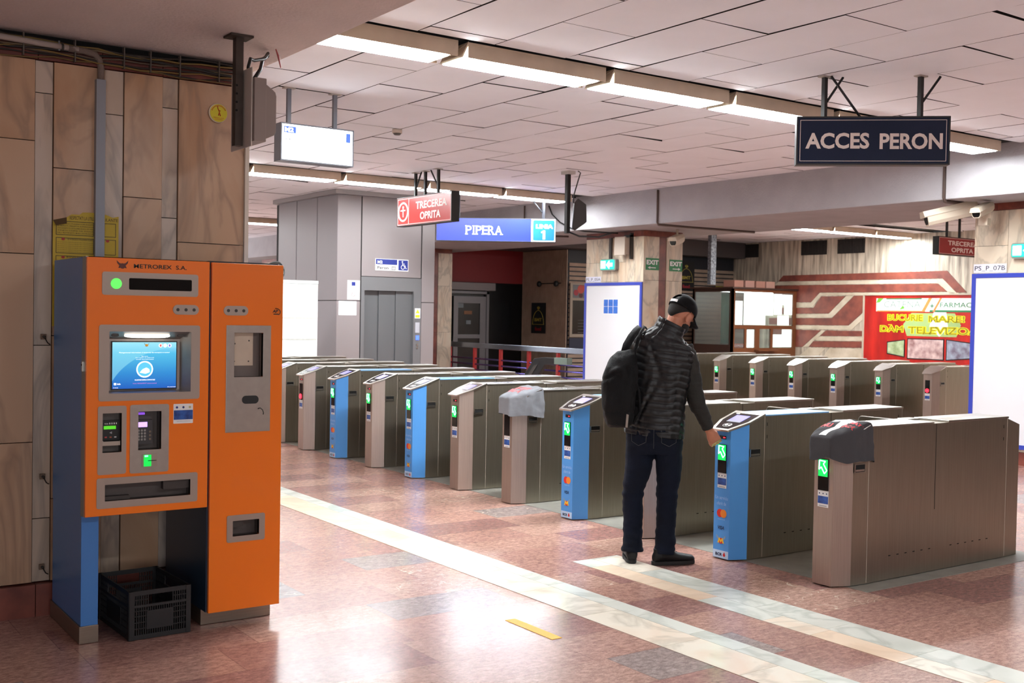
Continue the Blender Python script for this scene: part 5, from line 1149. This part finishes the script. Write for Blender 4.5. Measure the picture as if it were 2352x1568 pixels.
# poster on the wall
def ad():
    root = empty('advertising_poster', (20.985, 14.4, .6)); tag(root, 'large red CATENA FARMACIE advertising poster on the stone wall', 'poster'); f = frX(0, 0, 0); f.o = Vector((0, 14.4, -.6)); f = Fr((0, 14.4, -.6), (0, -1, 0), (0, 0, 1)); f.o = Vector((0, 14.4, -.6))
    K = lambda y: 0-y   # u coordinate from world y
    f = Fr((0, -14.4, -.6), (0, -1, 0), (0, 0, 1))
    b = MB(); b.ring(f, [(-16.06, .58), (-12.6, .58), (-12.6, 2.215), (-16.06, 2.215)], [(-16.02, .62), (-12.64, .62), (-12.64, 2.185), (-16.02, 2.185)], 0, .03, M('ad_frame', '#B8AC98', .5)); b.build('frame', root)
    b = MB(); b.fbox(f, -16.02, -12.64, .62, 2.185, 0, .01, M('ad_red', '#C8281E', .4, col2='#8E1512', nscale=1.6, stretch=(1, 2.2, .5))); p = b.build('panel', root)
    b = MB(); Wt = M('ad_white', '#E9EDE6', .4); Gn = M('ad_green', '#2E7D52', .4); Og = M('ad_orange', '#E08848', .4); Ye = M('ad_yellow', '#E8DC20', .4); Ol = M('ad_olive', '#8E8410', .5)
    b.fbox(f, -15.71, -12.66, 1.83, 2.12, .010, .012, Wt); b.fbox(f, -15.45, -14.55, 2.095, 2.12, .012, .013, Gn); b.fbox(f, -15.69, -14.5, 1.825, 1.85, .012, .013, Og); b.fbox(f, -14.35, -12.66, 1.825, 1.865, .012, .013, Gn)
    b.fpoly(f, [(-15.71, 2.02), (-15.66, 2.12), (-15.52, 2.12), (-15.62, 2.03)], .012, .013, M('ad_leaf', '#6CB040', .4)); b.fpoly(f, [(-14.55, 1.83), (-14.38, 2.12), (-14.30, 2.12), (-14.47, 1.83)], .012, .0135, Og); b.fpoly(f, [(-14.28, 1.83), (-14.11, 2.12), (-14.06, 2.12), (-14.23, 1.83)], .012, .0135, Og)
    b.fbox(f, -14.34, -14.25, 1.945, 1.965, .013, .015, Gn); b.fbox(f, -14.305, -14.285, 1.91, 2.0, .013, .015, Gn)
    b.text(f, -15.50, -14.58, 1.92, 2.055, 'CATENA', .013, M('ad_thin', '#6A8A78', .4), bold=-.012); b.fpoly(f, [(-15.10, 1.87), (-15.02, 1.96), (-14.97, 1.90)], .015, .016, M('ad_leaf', '#6CB040'))
    b.text(f, -14.10, -13.22, 1.925, 2.025, 'FARMACIE', .013, Gn)
    b.fpoly(f, [(-15.0, 1.55), (-14.8, 1.80), (-13.75, 1.80), (-13.6, 1.55), (-13.7, 1.30), (-14.9, 1.30)], .0105, .0115, M('ad_glow', '#9DB878', .4))
    b.fpoly(f, [(-14.35, 1.5), (-14.25, 1.82), (-13.95, 1.82), (-13.9, 1.5), (-14.1, 1.3)], .0116, .0122, Wt)
    for u0, u1, z0, z1, t in ((-15.41, -14.50, 1.62, 1.775, 'BUCURIE'), (-14.38, -13.50, 1.60, 1.755, 'MARE!'), (-15.60, -14.98, 1.37, 1.525, 'DAM'), (-14.88, -12.75, 1.345, 1.515, 'TELEVIZOARE!')):
        b.text(f, u0, u1, z0, z1, t, .0125, Ye, bold=.075); b.text(f, u0+.02, u1-.02, z0+.012, z1-.012, t, .016, Ol, bold=-.0)
    b.fbox(f, -15.38, -15.28, 1.53, 1.545, .013, .015, Ye)
    for (u0, u1, z0, z1, sk, c1_, c2_) in ((-15.40, -14.94, .86, 1.19, -.03, '#B9C8A0', '#7E8E60'), (-14.88, -13.98, .80, 1.25, 0, '#D8C0BC', '#8E6A68'), (-13.93, -13.30, .83, 1.22, .03, '#A8B4C4', '#6A5A6A')):
        b.fpoly(f, [(u0, z0-sk), (u1, z0+sk), (u1, z1-sk), (u0, z1+sk)], .011, .020, BLACKP); b.fpoly(f, [(u0+.02, z0-sk+.02), (u1-.02, z0+sk+.02), (u1-.02, z1-sk-.02), (u0+.02, z1+sk-.02)], .020, .022, M('tv'+c1_, c1_, .3, col2=c2_, nscale=7))
    b.build('print', root)
ad()
# BMT plaque, window, door of the shop
def food_plaque(fr, label):
    root = empty('shop_plaque', fr.o); tag(root, label, 'sign', 'BMT food plaques'); f = Fr((0, 0, 0), fr.r, fr.u); GD = M('gold_ink', '#A8963C', .5)
    b = MB(); b.fbox(f, 0, .55, 0, .72, 0, .02, M('plaque_black', '#100E10', .4)); b.build('plate', root)
    b = MB(); pts = [f.p(.275+.22*cos(a), .21+.33*sin(a)*(1 if sin(a) > 0 else 0), .022) for a in [pi*k/16 for k in range(17)]]; b.tube(pts, .006, GD, 5); b.tube([f.p(.04, .21, .022), f.p(.51, .21, .022)], .006, GD, 5)
    b.text(f, .13, .42, .28, .36, 'BMT', .02, GD, bold=.03); b.text(f, .15, .40, .06, .15, 'food', .02, M('plaque_red', '#8E1A24', .5), bold=.05); b.fpoly(f, [(.27, .55), (.22, .61), (.27, .64)], .02, .022, GD); b.fpoly(f, [(.28, .55), (.29, .64), (.34, .60)], .02, .022, GD); b.build('lettering', root)
food_plaque(Fr((15.60, 21.42, 1.18), (0, -1, 0), (0, 0, 1)), 'black BMT food plaque with gold lettering on the ribbed shop wall')
food_plaque(Fr((19.02, 20.07, 2.28), (1, 0, 0), (0, 0, 1)), 'dark BMT food plaque over the ticket booth beside the grey post')
f = frY(20.08); b = MB(); b.fbox(f, 20.35, 20.85, 2.23, 2.42, 0, .02, M('dull_yellow_sign', '#A89A20', .5)); tag(b.build('yellow_notice'), 'small yellow notice on the slatted wall above the booth roof', 'notice')
root = empty('shop_window', (15.66, 20.06, 0)); tag(root, 'shop counter window with a fruit picture above, right of the ribbed wall', 'window'); f = Fr((0, 0, 0), (1, 0, 0), (0, 0, 1))
b = MB(); b.ring(f, [(.0, 1.12), (1.4, 1.12), (1.4, 2.36), (0, 2.36)], [(.07, 1.19), (1.33, 1.19), (1.33, 1.96), (.07, 1.96)], 0, .03, M('window_cream', '#8E8070', .5)); b.build('frame', root)
b = MB(); b.fbox(f, .07, 1.33, 1.19, 1.96, 0, .008, M('dark_shop_glass', '#0C0A0C')); 
for k in range(5): b.fbox(f, .25, .8, 1.22+.07*k, 1.235+.07*k, .008, .012, DGREY)
b.build('glass', root)
b = MB(); b.fbox(f, .07, 1.33, 2.02, 2.32, .03, .034, M('picture_grey', '#5E5E60', .5)); 
for u, z, r, c in ((.16, 2.14, .07, '#8E1C2C'), (.30, 2.22, .10, '#A83A2C'), (.42, 2.28, .05, '#A83A2C'), (.45, 2.12, .06, '#3E6A34'), (.30, 2.08, .06, '#4A1E1E')): b.fpoly(f, circ(u, z, r, 14), .034, .037+r*.01, M('fruit'+c, c, .5))
b.build('fruit_picture', root)
b = MB(); b.fbox(f, 0, 1.4, .78, 1.10, 0, .02, M('navy_counter', '#141A30', .5)); b.build('counter_panel', root)
root = empty('shop_door', (13.3, 21.86, 0)); tag(root, 'grey framed glass shop door under a rolled shutter box', 'door'); f = Fr((0, 0, 0), (1, 0, 0), (0, 0, 1)); DF = M('door_grey', '#6E6A6C', .4, .3)
b = MB(); b.plate(f, .35, 1.30, 0, 2.02, [(.47, 1.08, 1.13, 1.86), (.47, 1.08, .1, 1.04)], 0, .04, DF); b.build('door_leaf', root)
b = MB(); b.fbox(f, .20, .27, 0, 2.25, 0, .06, DF); b.fbox(f, 1.25, 1.32, 0, 2.25, .0, .06, DF); b.fbox(f, .2, 1.32, 2.08, 2.14, 0, .06, DF); b.build('frame', root)
b = MB(); b.fbox(f, .2, 1.42, 2.16, 2.34, 0, .18, M('shutter_box', '#7A7272', .5)); b.build('shutter_box', root, bevel=.01)
b = MB(); b.fbox(f, .47, 1.08, .1, 1.86, .0, .02, M('dark_shop_glass', '#0C0A0C')); b.fbox(f, .64, .86, 1.60, 1.68, .02, .03, M('orange_label', '#7A4A20', .5)); b.fbox(f, .70, .83, 1.37, 1.46, .02, .03, M('white_note', '#6A7074', .5)); b.fbox(f, .48, .62, 1.75, 1.85, .02, .03, M('white_note', '#6A7074')); b.build('glass', root)
root = empty('wall_lamp', (15.55, 20.6, 2.35)); tag(root, 'unlit twin spotlight bar on the ribbed shop wall', 'lamp'); b = MB(); b.tube([(0, -.35, 0), (0, .5, 0)], .012, BLACKP, 6); b.tube([(.06, .0, 0), (0, 0, 0)], .012, BLACKP, 6); b.build('bar', root)
for y in (-.2, .45): b = MB(); b.ell((-.03, y, -.01), (.06, .06, .07), BLACKP); b.build('lamp_head', root)
# yellow floor tape
b = MB(); b.box(3.315, 3.378, 4.335, 4.742, .0005, .0022, M('tape_yellow', '#F2B71E', .4)); tag(b.build('floor_tape'), 'short strip of yellow tape stuck on the marble floor', 'tape')
# ============================================================ MAN
def remesh_build(parts, name, parent, voxel, mats, smooth=4):
    b = MB()
    for fn in parts: fn(b)
    o = b.build(name, merge=False)
    bm = bmesh.new(); bm.from_mesh(o.data); bmesh.ops.recalc_face_normals(bm, faces=bm.faces); bm.to_mesh(o.data); bm.free()
    r = o.modifiers.new('r', 'REMESH'); r.mode = 'VOXEL'; r.voxel_size = voxel; r.use_smooth_shade = True
    if smooth: s = o.modifiers.new('s', 'SMOOTH'); s.factor = .5; s.iterations = smooth
    dg = bpy.context.evaluated_depsgraph_get(); dg.update(); me = bpy.data.meshes.new_from_object(o.evaluated_get(dg))
    o.modifiers.clear(); o.data = me; me.materials.clear()
    for m in mats: me.materials.append(m)
    for p in me.polygons: p.use_smooth = True
    o.parent = parent; return o
def ring(c, ru, rd, n=32, tilt=0, sq=2.0, ax=None, tw=0):
    out = []
    for k in range(n):
        a = 2*pi*k/n; x = abs(cos(a))**(2/sq)*(1 if cos(a) > 0 else -1); y = abs(sin(a))**(2/sq)*(1 if sin(a) > 0 else -1)
        p = Vector((x*ru, y*rd, 0))
        if ax is not None: p = ax @ p
        out.append(Vector(c)+p+Vector((0, 0, tilt*x*ru)))
    return out
def limb(b, pts, m, n=20, flat=1.0):
    # pts: (position, radius); smooth spline between
    P = [Vector(p) for p, r in pts]; R = [r for p, r in pts]; path = []; rad = []
    for i in range(len(P)-1):
        p0, p1, p2, p3 = P[max(i-1, 0)], P[i], P[i+1], P[min(i+2, len(P)-1)]
        for s in range(6):
            t = s/6; path.append(.5*((2*p1)+(-p0+p2)*t+(2*p0-5*p1+4*p2-p3)*t*t+(-p0+3*p1-3*p2+p3)*t**3)); rad.append(R[i]+(R[i+1]-R[i])*t)
    path.append(P[-1]); rad.append(R[-1]); b.tube(path, rad, m, n, flat=flat); return path, rad
def man():
    root = empty('person', (4.92, 5.38, 0), rz=radians(-43)); tag(root, 'man in black cap, quilted vest and jeans holding his hand to the blue gate', 'person')
    S_ = SKIN; HC = Vector((.158, .03, 1.625)); RH = Matrix.Rotation(radians(-42), 3, 'Z') @ Matrix.Rotation(radians(-30), 3, 'X') @ Matrix.Rotation(radians(6), 3, 'Y')
    Hd = lambda x, y, z: HC+RH @ Vector((x, y, z))
    SH = Vector((.195, .0, 1.385)); EL = Vector((.262, .045, 1.08)); WR = Vector((.357, .115, .868)); KN = Vector((.398, .145, .795))
    LSH = Vector((-.125, .0, 1.43)); LEL = Vector((-.205, .06, 1.16)); LWR = Vector((-.10, .21, 1.20))
    def body(b):
        b.ell(Hd(0, -.005, .02), (.076, .096, .100), S_, RH, 24, 16); b.ell(Hd(0, .035, -.055), (.056, .062, .062), S_, RH, 20, 12); b.ell(Hd(0, .098, -.022), (.012, .016, .024), S_, RH, 10, 8)
        b.ell(Hd(0, .090, -.062), (.024, .010, .009), S_, RH, 10, 8)
        for s in (-1, 1):
            b.ell(Hd(s*.080, -.004, -.022), (.010, .020, .034), S_, RH @ Matrix.Rotation(s*radians(-14), 3, 'Z'), 12, 10); b.ell(Hd(s*.030, .082, .005), (.015, .012, .010), S_, RH, 10, 8)
        limb(b, [(Hd(0, -.02, -.04), .056), ((.105, .005, 1.53), .057), ((.075, 0, 1.46), .070)], S_)
        b.loft([ring((.0, 0, .84), .165, .11), ring((.01, 0, 1.05), .155, .10), ring((.03, 0, 1.25), .175, .105), ring((.045, 0, 1.38), .175, .095, tilt=-.2), ring((.065, 0, 1.47), .08, .06, tilt=-.2)], S_)
        limb(b, [(SH, .056), (EL, .044), (WR, .026)], S_); limb(b, [(LSH, .056), (LEL, .044), (LWR, .028)], S_)
        for h, k, a, t in ((-.09, -.128, -.124, 0), (.09, .092, .088, 1)): limb(b, [((h, 0, .85), .088), ((k, .0, .46), .055), ((a, 0, .09), .040)], S_)
        # hand, a loose fist pointing down
        d = (KN-WR).normalized(); side = Vector((.80, .25, .30)).normalized(); side = (side-d*side.dot(d)).normalized(); back = d.cross(side)
        if back.y > 0: back = -back
        RM = Matrix((side, -back, d)).transposed()
        b.loft([ring(WR-d*.03, .027, .021, 16, ax=RM), ring(WR+d*.015, .030, .020, 16, ax=RM), ring(WR+d*.05, .042, .019, 16, ax=RM), ring(KN+d*.008, .044, .017, 16, ax=RM)], S_)
        for i, (L_, r) in enumerate(((.036, .0098), (.040, .0105), (.037, .0102), (.030, .0090))):
            p = KN+side*(.032-.0215*i)+d*.004; q = p+d*L_*.62-back*.006; w = q+d*.006-back*.024; e = w-d*.022-back*.008
            b.tube([p-d*.015, p, q, w, e], [r, r*1.1, r*1.02, r*.95, r*.82], S_, 10)
        p = WR+side*.030+d*.030-back*.004; b.tube([p-side*.01, p+side*.006+d*.02-back*.012, p-side*.004+d*.042-back*.026, p-side*.018+d*.055-back*.034], [.013, .0125, .0115, .0095], S_, 10)
        p = LWR; b.ell(p+Vector((.02, .01, .03)), (.035, .03, .045), S_)
        for i in range(4): q = p+Vector((.045, -.005, .065-.018*i)); b.tube([p+Vector((.01, .02, .06-.018*i)), q+Vector((0, .02, 0)), q+Vector((.015, -.01, 0)), q+Vector((-.01, -.025, 0))], [.010, .010, .009, .008], S_, 8)
        q = p+Vector((0, -.01, .06)); b.tube([p+Vector((.0, 0, .03)), q, q+Vector((.03, -.02, .02))], [.012, .011, .009], S_, 8)
    remesh_build([body], 'body', root, .0042, [SKIN], 2)
    CL = M('grey_shirt', '#302F2D', .85, spec=.2, bump=.25, bscale=40); VE = M('black_vest', '#0E0E11', .42, bump=.2, bscale=30, spec=.4); JN = M('dark_jeans', '#0C1426', .85, bump=.3, bscale=250, spec=.2, col2='#080D18', nscale=5); SHO = M('black_shoe', '#0B0A0C', .55, spec=.3, bump=.15, bscale=60)
    # sleeves
    b = MB()
    def sleeve(b):
        limb(b, [(SH+Vector((-.03, 0, .02)), .075), (SH+Vector((.015, 0, -.08)), .070), (EL, .058), (EL+(WR-EL)*.5, .050), (WR+Vector((-.008, -.006, .012)), .040)], CL)
    def sleeve2(b): limb(b, [(LSH+Vector((.02, 0, .02)), .072), (LSH+Vector((-.03, 0, -.1)), .066), (LEL, .055), (LWR, .040)], CL)
    for s, nm in ((sleeve, 'sleeve'), (sleeve2, 'sleeve')):
        o = remesh_build([s], nm, root, .006, [CL], 3)
        for v in o.data.vertices:
            p = v.co; w = .006*noise.noise(Vector((p.x*18, p.y*18, p.z*30)))+.004*noise.noise(Vector((p.x*5, 1, p.z*55))); v.co = p+v.normal*w
    # vest: quilted rings
    prof = [(.835, .0, .190, .128, -.09), (.88, .0, .192, .130, -.08), (1.0, .004, .188, .126, -.04), (1.12, .012, .195, .126, 0), (1.24, .026, .205, .128, -.04), (1.34, .036, .214, .122, -.12), (1.40, .042, .208, .112, -.16), (1.45, .050, .180, .097, -.22), (1.485, .062, .118, .082, -.32), (1.51, .076, .090, .074, -.42), (1.545, .092, .084, .072, -.48), (1.575, .104, .082, .072, -.5)]
    def pf(z):
        for a, c in zip(prof, prof[1:]):
            if a[0] <= z <= c[0]:
                t = (z-a[0])/(c[0]-a[0]); t = t*t*(3-2*t)*.5+t*.5; return [a[i]+(c[i]-a[i])*t for i in range(1, 5)]
        return list(prof[-1][1:])
    b = MB(); rings = []; n = 120; z = .835; zs = []
    while z <= 1.5755: zs.append(z); z += .0055
    for z in zs:
        u, ru, rd, tl = pf(z); R = []
        for k in range(n):
            a = 2*pi*k/n; ca, sa = cos(a), sin(a); sq = 2.5; x = abs(ca)**(2/sq)*(1 if ca > 0 else -1); y = abs(sa)**(2/sq)*(1 if sa > 0 else -1)
            zz = z+.008*sin(a*3+1)+.010*noise.noise(Vector((ca*2, sa*2, z*6)))
            zz += .09*x*ru; dd_ = abs(((zz-.835)/.046+.5) % 1-.5)*.046; qd = (1-math.exp(-dd_/.004))*.0072-.003+.002*sin(pi*dd_/.046)
            if z > 1.485: dd_ = abs(((z-1.485)/.03+.5) % 1-.5)*.03; qd = (1-math.exp(-dd_/.004))*.005
            if z < .86: qd = .004
            wk = .35 if z > 1.47 else 1.0; wr = wk*(.007*noise.noise(Vector((ca*4, sa*4, z*7)))+.0035*noise.noise(Vector((ca*13, sa*13, z*16))))
            vert = -.010*math.exp(-((a-4.45+.25*sin(z*9))/.05)**2)+.0*z
            q = 1+(qd+wr+vert)/max(ru, .08)
            R.append(Vector((u+x*ru*q, y*rd*(1+(qd+wr+vert)/max(rd, .08)), z+tl*x*ru)))
        rings.append(R)
    V = [p for r in rings for p in r]; F = []
    for i in range(len(rings)-1):
        for k in range(n): F.append((i*n+k, i*n+(k+1) % n, (i+1)*n+(k+1) % n, (i+1)*n+k))
    b.add(V, F, VE, True); o = b.build('vest', root); sd = o.modifiers.new('t', 'SOLIDIFY'); sd.thickness = .012; sd.offset = -1
    # armhole bands
    for c, r, t in ((SH+Vector((-.008, 0, .0)), .088, 1),):
        b = MB(); P = [Vector((c.x+.012-.035*sin(a)*0+.018*cos(a)*0, c.y+r*.95*cos(a), c.z-.055+r*1.25*sin(a))) for a in [2*pi*k/28 for k in range(29)]]
        P = [p+Vector((-.20*(p.z-c.z) if p.z > c.z else .05*(p.z-c.z), 0, 0)) for p in P]; b.tube(P, .010, VE, 8, caps=False); b.build('armhole_band', root)
    # jeans
    def jeans(b):
        b.loft([ring((.0, 0, .955), .170, .115), ring((.0, -.006, .88), .182, .128), ring((.0, -.008, .80), .186, .130), ring((.0, -.003, .72), .178, .112)], JN)
        limb(b, [((-.088, -.005, .80), .098), ((-.098, -.002, .62), .088), ((-.130, .0, .45), .068), ((-.127, .002, .28), .064), ((-.126, -.010, .15), .064), ((-.126, -.014, .075), .070)], JN)
        limb(b, [((.090, -.005, .80), .098), ((.100, -.002, .62), .084), ((.092, .0, .46), .070), ((.088, -.02, .28), .064), ((.085, -.038, .14), .066), ((.083, -.045, .068), .071)], JN)
    o = remesh_build([jeans], 'jeans', root, .006, [JN], 3); me = o.data
    for v in me.vertices:
        p = v.co; low = max(0, 1-p.z/.5); kn = math.exp(-((p.z-.46)/.06)**2); cr = math.exp(-((p.z-.76)/.05)**2)
        w = (.004+.008*low+.006*kn+.006*cr)*noise.noise(Vector((p.x*8, p.y*8, p.z*28)))+.002*low*sin(p.z*95+9*noise.noise(p*9)); v.co = p+v.normal*w
    ST = M('denim_stitch', '#5A5A58', .7); b = MB(); hp = lambda u, z: Vector((u, -.1485+.9*(abs(u)-.02)**2 if abs(u) > .02 else -.142, z))
    for s in (-1, 1):
        P = [(s*.045, .905), (s*.050, .80), (s*.098, .775), (s*.142, .80), (s*.146, .89)]
        pts = []
        for (a, c), (d_, e) in zip(P, P[1:]):
            for t in range(5): pts.append(surf(o, a+(d_-a)*t/5, c+(e-c)*t/5))
        pts = [p for p in pts if p]; 
        if len(pts) > 3: b.tube(pts, .0011, ST, 4)
    pts = [surf(o, 0.0, .94-.02*t) for t in range(10)]; pts = [p for p in pts if p]
    if len(pts) > 3: b.tube(pts, .0011, ST, 4)
    b.build('pocket_stitching', o)
    # shoes
    def shoe(c, ang, nm):
        A = Matrix.Rotation(ang, 3, 'Z')
        def sh(b):
            prof2 = [(-.075, .030, .055), (-.060, .038, .085), (-.02, .040, .098), (.03, .040, .085), (.09, .044, .062), (.15, .046, .050), (.19, .038, .042), (.208, .020, .030)]
            rr = []
            for y, w, h in prof2:
                R = []
                for k in range(20):
                    a = 2*pi*k/20; R.append(Vector(c)+A @ Vector((w*cos(a), y, .016+max(0, h*.5+h*.5*sin(a))*1.0)))
                rr.append(R)
            b.loft(rr, SHO)
            b.tube([Vector(c)+A @ Vector((0, -.028, .05)), Vector(c)+A @ Vector((0, -.034, .108))], [.042, .040], SHO, 16)
        o = remesh_build([sh], nm, root, .004, [SHO], 4)
        b = MB(); L_ = []
        for k in range(28):
            a = 2*pi*k/28; y = .062+.150*sin(a); w = .046*abs(cos(a))**.6*(1 if cos(a) > 0 else -1)*(1-.12*(sin(a) < 0)); L_.append(Vector(c)+A @ Vector((w, y, 0)))
        b.add([p+Vector((0, 0, .001)) for p in L_]+[p+Vector((0, 0, .026)) for p in L_], [tuple(range(28))[::-1], tuple(range(28, 56))]+[(i, (i+1) % 28, 28+(i+1) % 28, 28+i) for i in range(28)], M('shoe_sole', '#0C0B0C', .7)); b.build('sole', o, bevel=.004)
        b = MB()
        for k in range(4):
            y = .045+.022*k; b.tube([Vector(c)+A @ Vector((x, y+.01*abs(x)/.02, .108-.016*k-abs(x)*.25)) for x in (-.022, -.011, 0, .011, .022)], .0022, BLACKP, 6)
        b.tube([Vector(c)+A @ Vector(q) for q in ((0, .045, .108), (.018, .02, .125), (.030, .03, .115), (.005, .05, .105))], .002, BLACKP, 6); b.build('laces', o)
    shoe((-.135, .0, .0), radians(8), 'shoe'); shoe((.082, -.045, .0), radians(-66), 'shoe')
    # cap
    CP = M('black_cap', '#08080A', .8, spec=.2, bump=.15, bscale=250); b = MB(); V = []; F = []; nr, na = 10, 40
    for i in range(nr+1):
        t = radians(97)*i/nr
        for k in range(na):
            a = 2*pi*k/na; x, y, z = .085*sin(t)*cos(a), .106*sin(t)*sin(a), .098*cos(t)
            V.append(Hd(x, y-.006, z+.030+.004*(sin(t)**8)))
    for i in range(nr):
        for k in range(na):
            am = 2*pi*(k+.5)/na; tm = radians(97)*(i+.5)/nr
            if abs(am-1.5*pi) < .36 and tm > radians(50) and tm < radians(86): continue
            F.append((i*na+k, (i+1)*na+k, (i+1)*na+(k+1) % na, i*na+(k+1) % na))
    b.add(V, F, CP, True); o = b.build('cap', root); sd = o.modifiers.new('t', 'SOLIDIFY'); sd.thickness = .003; sd.offset = 1
    b = MB(); V = []
    for i in range(7):
        for k in range(13):
            a = radians(25+130*k/12); e = i/6; x = .086*cos(a)*(1-.02*e); y = .100*sin(a)+e*.075*(sin(a)**.7); V.append(Hd(x, y, .022-.030*e-.18*x*x/.086+.0))
    b.add(V, [(i*13+k, i*13+k+1, (i+1)*13+k+1, (i+1)*13+k) for i in range(6) for k in range(12)], CP, True); v = b.build('visor', o); sd = v.modifiers.new('t', 'SOLIDIFY'); sd.thickness = .004
    b = MB(); b.tube([Hd(0, 0, .130), Hd(0, 0, .136)], .008, CP, 10); b.build('button', o)
    b = MB(); P = [Hd(.0895*sin(t), -.006-.1105*cos(t), .040) for t in [radians(-20+5*k) for k in range(9)]]
    vs = []
    for p in P: up_ = RH @ Vector((0, 0, .009)); vs += [p-up_, p+up_]
    b.add(vs, [(2*i, 2*i+2, 2*i+3, 2*i+1) for i in range(8)], M('cap_tag', '#D8D8D8', .5)); tg = b.build('cap_label', o); sd = tg.modifiers.new('t', 'SOLIDIFY'); sd.thickness = .002
    # hair and beard
    HR = M('dark_hair', '#17120F', .8, bump=.5, bscale=300)
    b = MB(); V = []; na = 40; rows_ = 8
    for i in range(rows_+1):
        for k in range(na):
            a = pi+(pi)*k/(na-1); zz = .105-.160*i/rows_*(.55+.45*abs(sin(a))**1.5); e = sqrt(max(0, 1-((zz-.02)/.100)**2)); ex = 1.035+.0*i
            V.append(Hd(.076*e*cos(a)*ex, -.005+.096*e*sin(a)*ex, zz))
    b.add(V, [(i*na+k, i*na+k+1, (i+1)*na+k+1, (i+1)*na+k) for i in range(rows_) for k in range(na-1)], HR, True); h = b.build('hair', root); sd = h.modifiers.new('t', 'SOLIDIFY'); sd.thickness = .004; sd.offset = 0
    b = MB(); b.ell(Hd(0, .040, -.068), (.060, .060, .052), HR, RH, 20, 12); b.build('beard', root)
    for s in (-1, 1): b = MB(); b.ell(Hd(s*.030, .090, .003), (.008, .006, .005), M('eye_dark', '#2A1C14', .2), RH, 10, 8); b.build('eye', root)
    # bag on the left shoulder, held by its strap
    BG = M('bag_fabric', '#0A0A0C', .75, bump=.3, bscale=120, spec=.25); rb = empty('shoulder_bag', root.location, rz=radians(-43)); tag(rb, 'black backpack slung over the left shoulder of the man', 'bag')
    def bag(b):
        rr = []
        for z, u, ru, rd, d in ((.895, -.222, .062, .055, -.185), (.915, -.222, .082, .075, -.19), (.97, -.224, .096, .085, -.195), (1.08, -.224, .108, .092, -.20), (1.20, -.222, .112, .092, -.20), (1.29, -.214, .104, .080, -.19), (1.35, -.206, .080, .062, -.18), (1.385, -.198, .050, .040, -.17)):
            rr.append(ring((u, d, z), ru, rd, 40, tilt=.12*(z-.9)/.5+.02, sq=3.0))
        b.loft(rr, BG)
        limb(b, [((-.300, -.235, 1.19), .024), ((-.25, -.262, 1.26), .026), ((-.17, -.250, 1.25), .024)], BG)
    o = remesh_build([bag], 'bag_body', rb, .007, [BG], 6)
    for v in o.data.vertices:
        p = v.co; v.co = p+v.normal*(.013*noise.noise(Vector((p.x*9, p.y*9, p.z*7)))+.006*noise.noise(Vector((p.x*30, p.y*30, p.z*12)))-.006*math.exp(-((p.z-1.26-.5*(p.x+.2))/.012)**2)-.005*math.exp(-((p.z-1.0)/.008)**2))
    b = MB()
    def strap(P, w, nm, m):
        b = MB(); vs = []
        for i, p in enumerate(P):
            p = Vector(p); t = (Vector(P[min(i+1, len(P)-1)])-Vector(P[max(i-1, 0)])).normalized(); s = t.cross(Vector((0, -1, .3))).normalized()*w; vs += [p-s, p+s]
        b.add(vs, [(2*i, 2*i+2, 2*i+3, 2*i+1) for i in range(len(P)-1)], m, True); o = b.build(nm, rb); sd = o.modifiers.new('t', 'SOLIDIFY'); sd.thickness = .008; return o
    strap([(-.20, -.15, 1.36), (-.185, -.142, 1.42), (-.155, -.120, 1.475), (-.125, -.075, 1.515), (-.10, .0, 1.535), (-.10, .08, 1.50), (-.11, .135, 1.40), (-.13, .16, 1.25), (-.2, .1, 1.05), (-.26, -.05, .95)], .025, 'shoulder_strap', BG)
    strap([(-.06, .05, 1.53), (-.075, -.03, 1.545), (-.100, -.09, 1.50), (-.128, -.135, 1.40), (-.140, -.160, 1.33), (-.135, -.185, 1.24), (-.10, -.155, 1.12), (-.09, -.16, 1.0), (-.13, -.19, .93)], .010, 'thin_strap', BG)
    b = MB(); b.add([(-.178, -.262, .905), (-.164, -.258, .903), (-.158, -.268, .985), (-.172, -.272, .990)], [(0, 1, 2, 3)], M('bag_tag', '#8A8078', .5)); b.build('bag_label', rb).modifiers.new('t', 'SOLIDIFY').thickness = .003
def surf(o, u, z):
    # nearest point of the mesh seen from behind at (u, z)
    ok, loc, nrm, i = o.ray_cast(Vector((u, -1, z)), Vector((0, 1, 0)))
    return loc+Vector((0, -.0015, 0)) if ok else None
man()
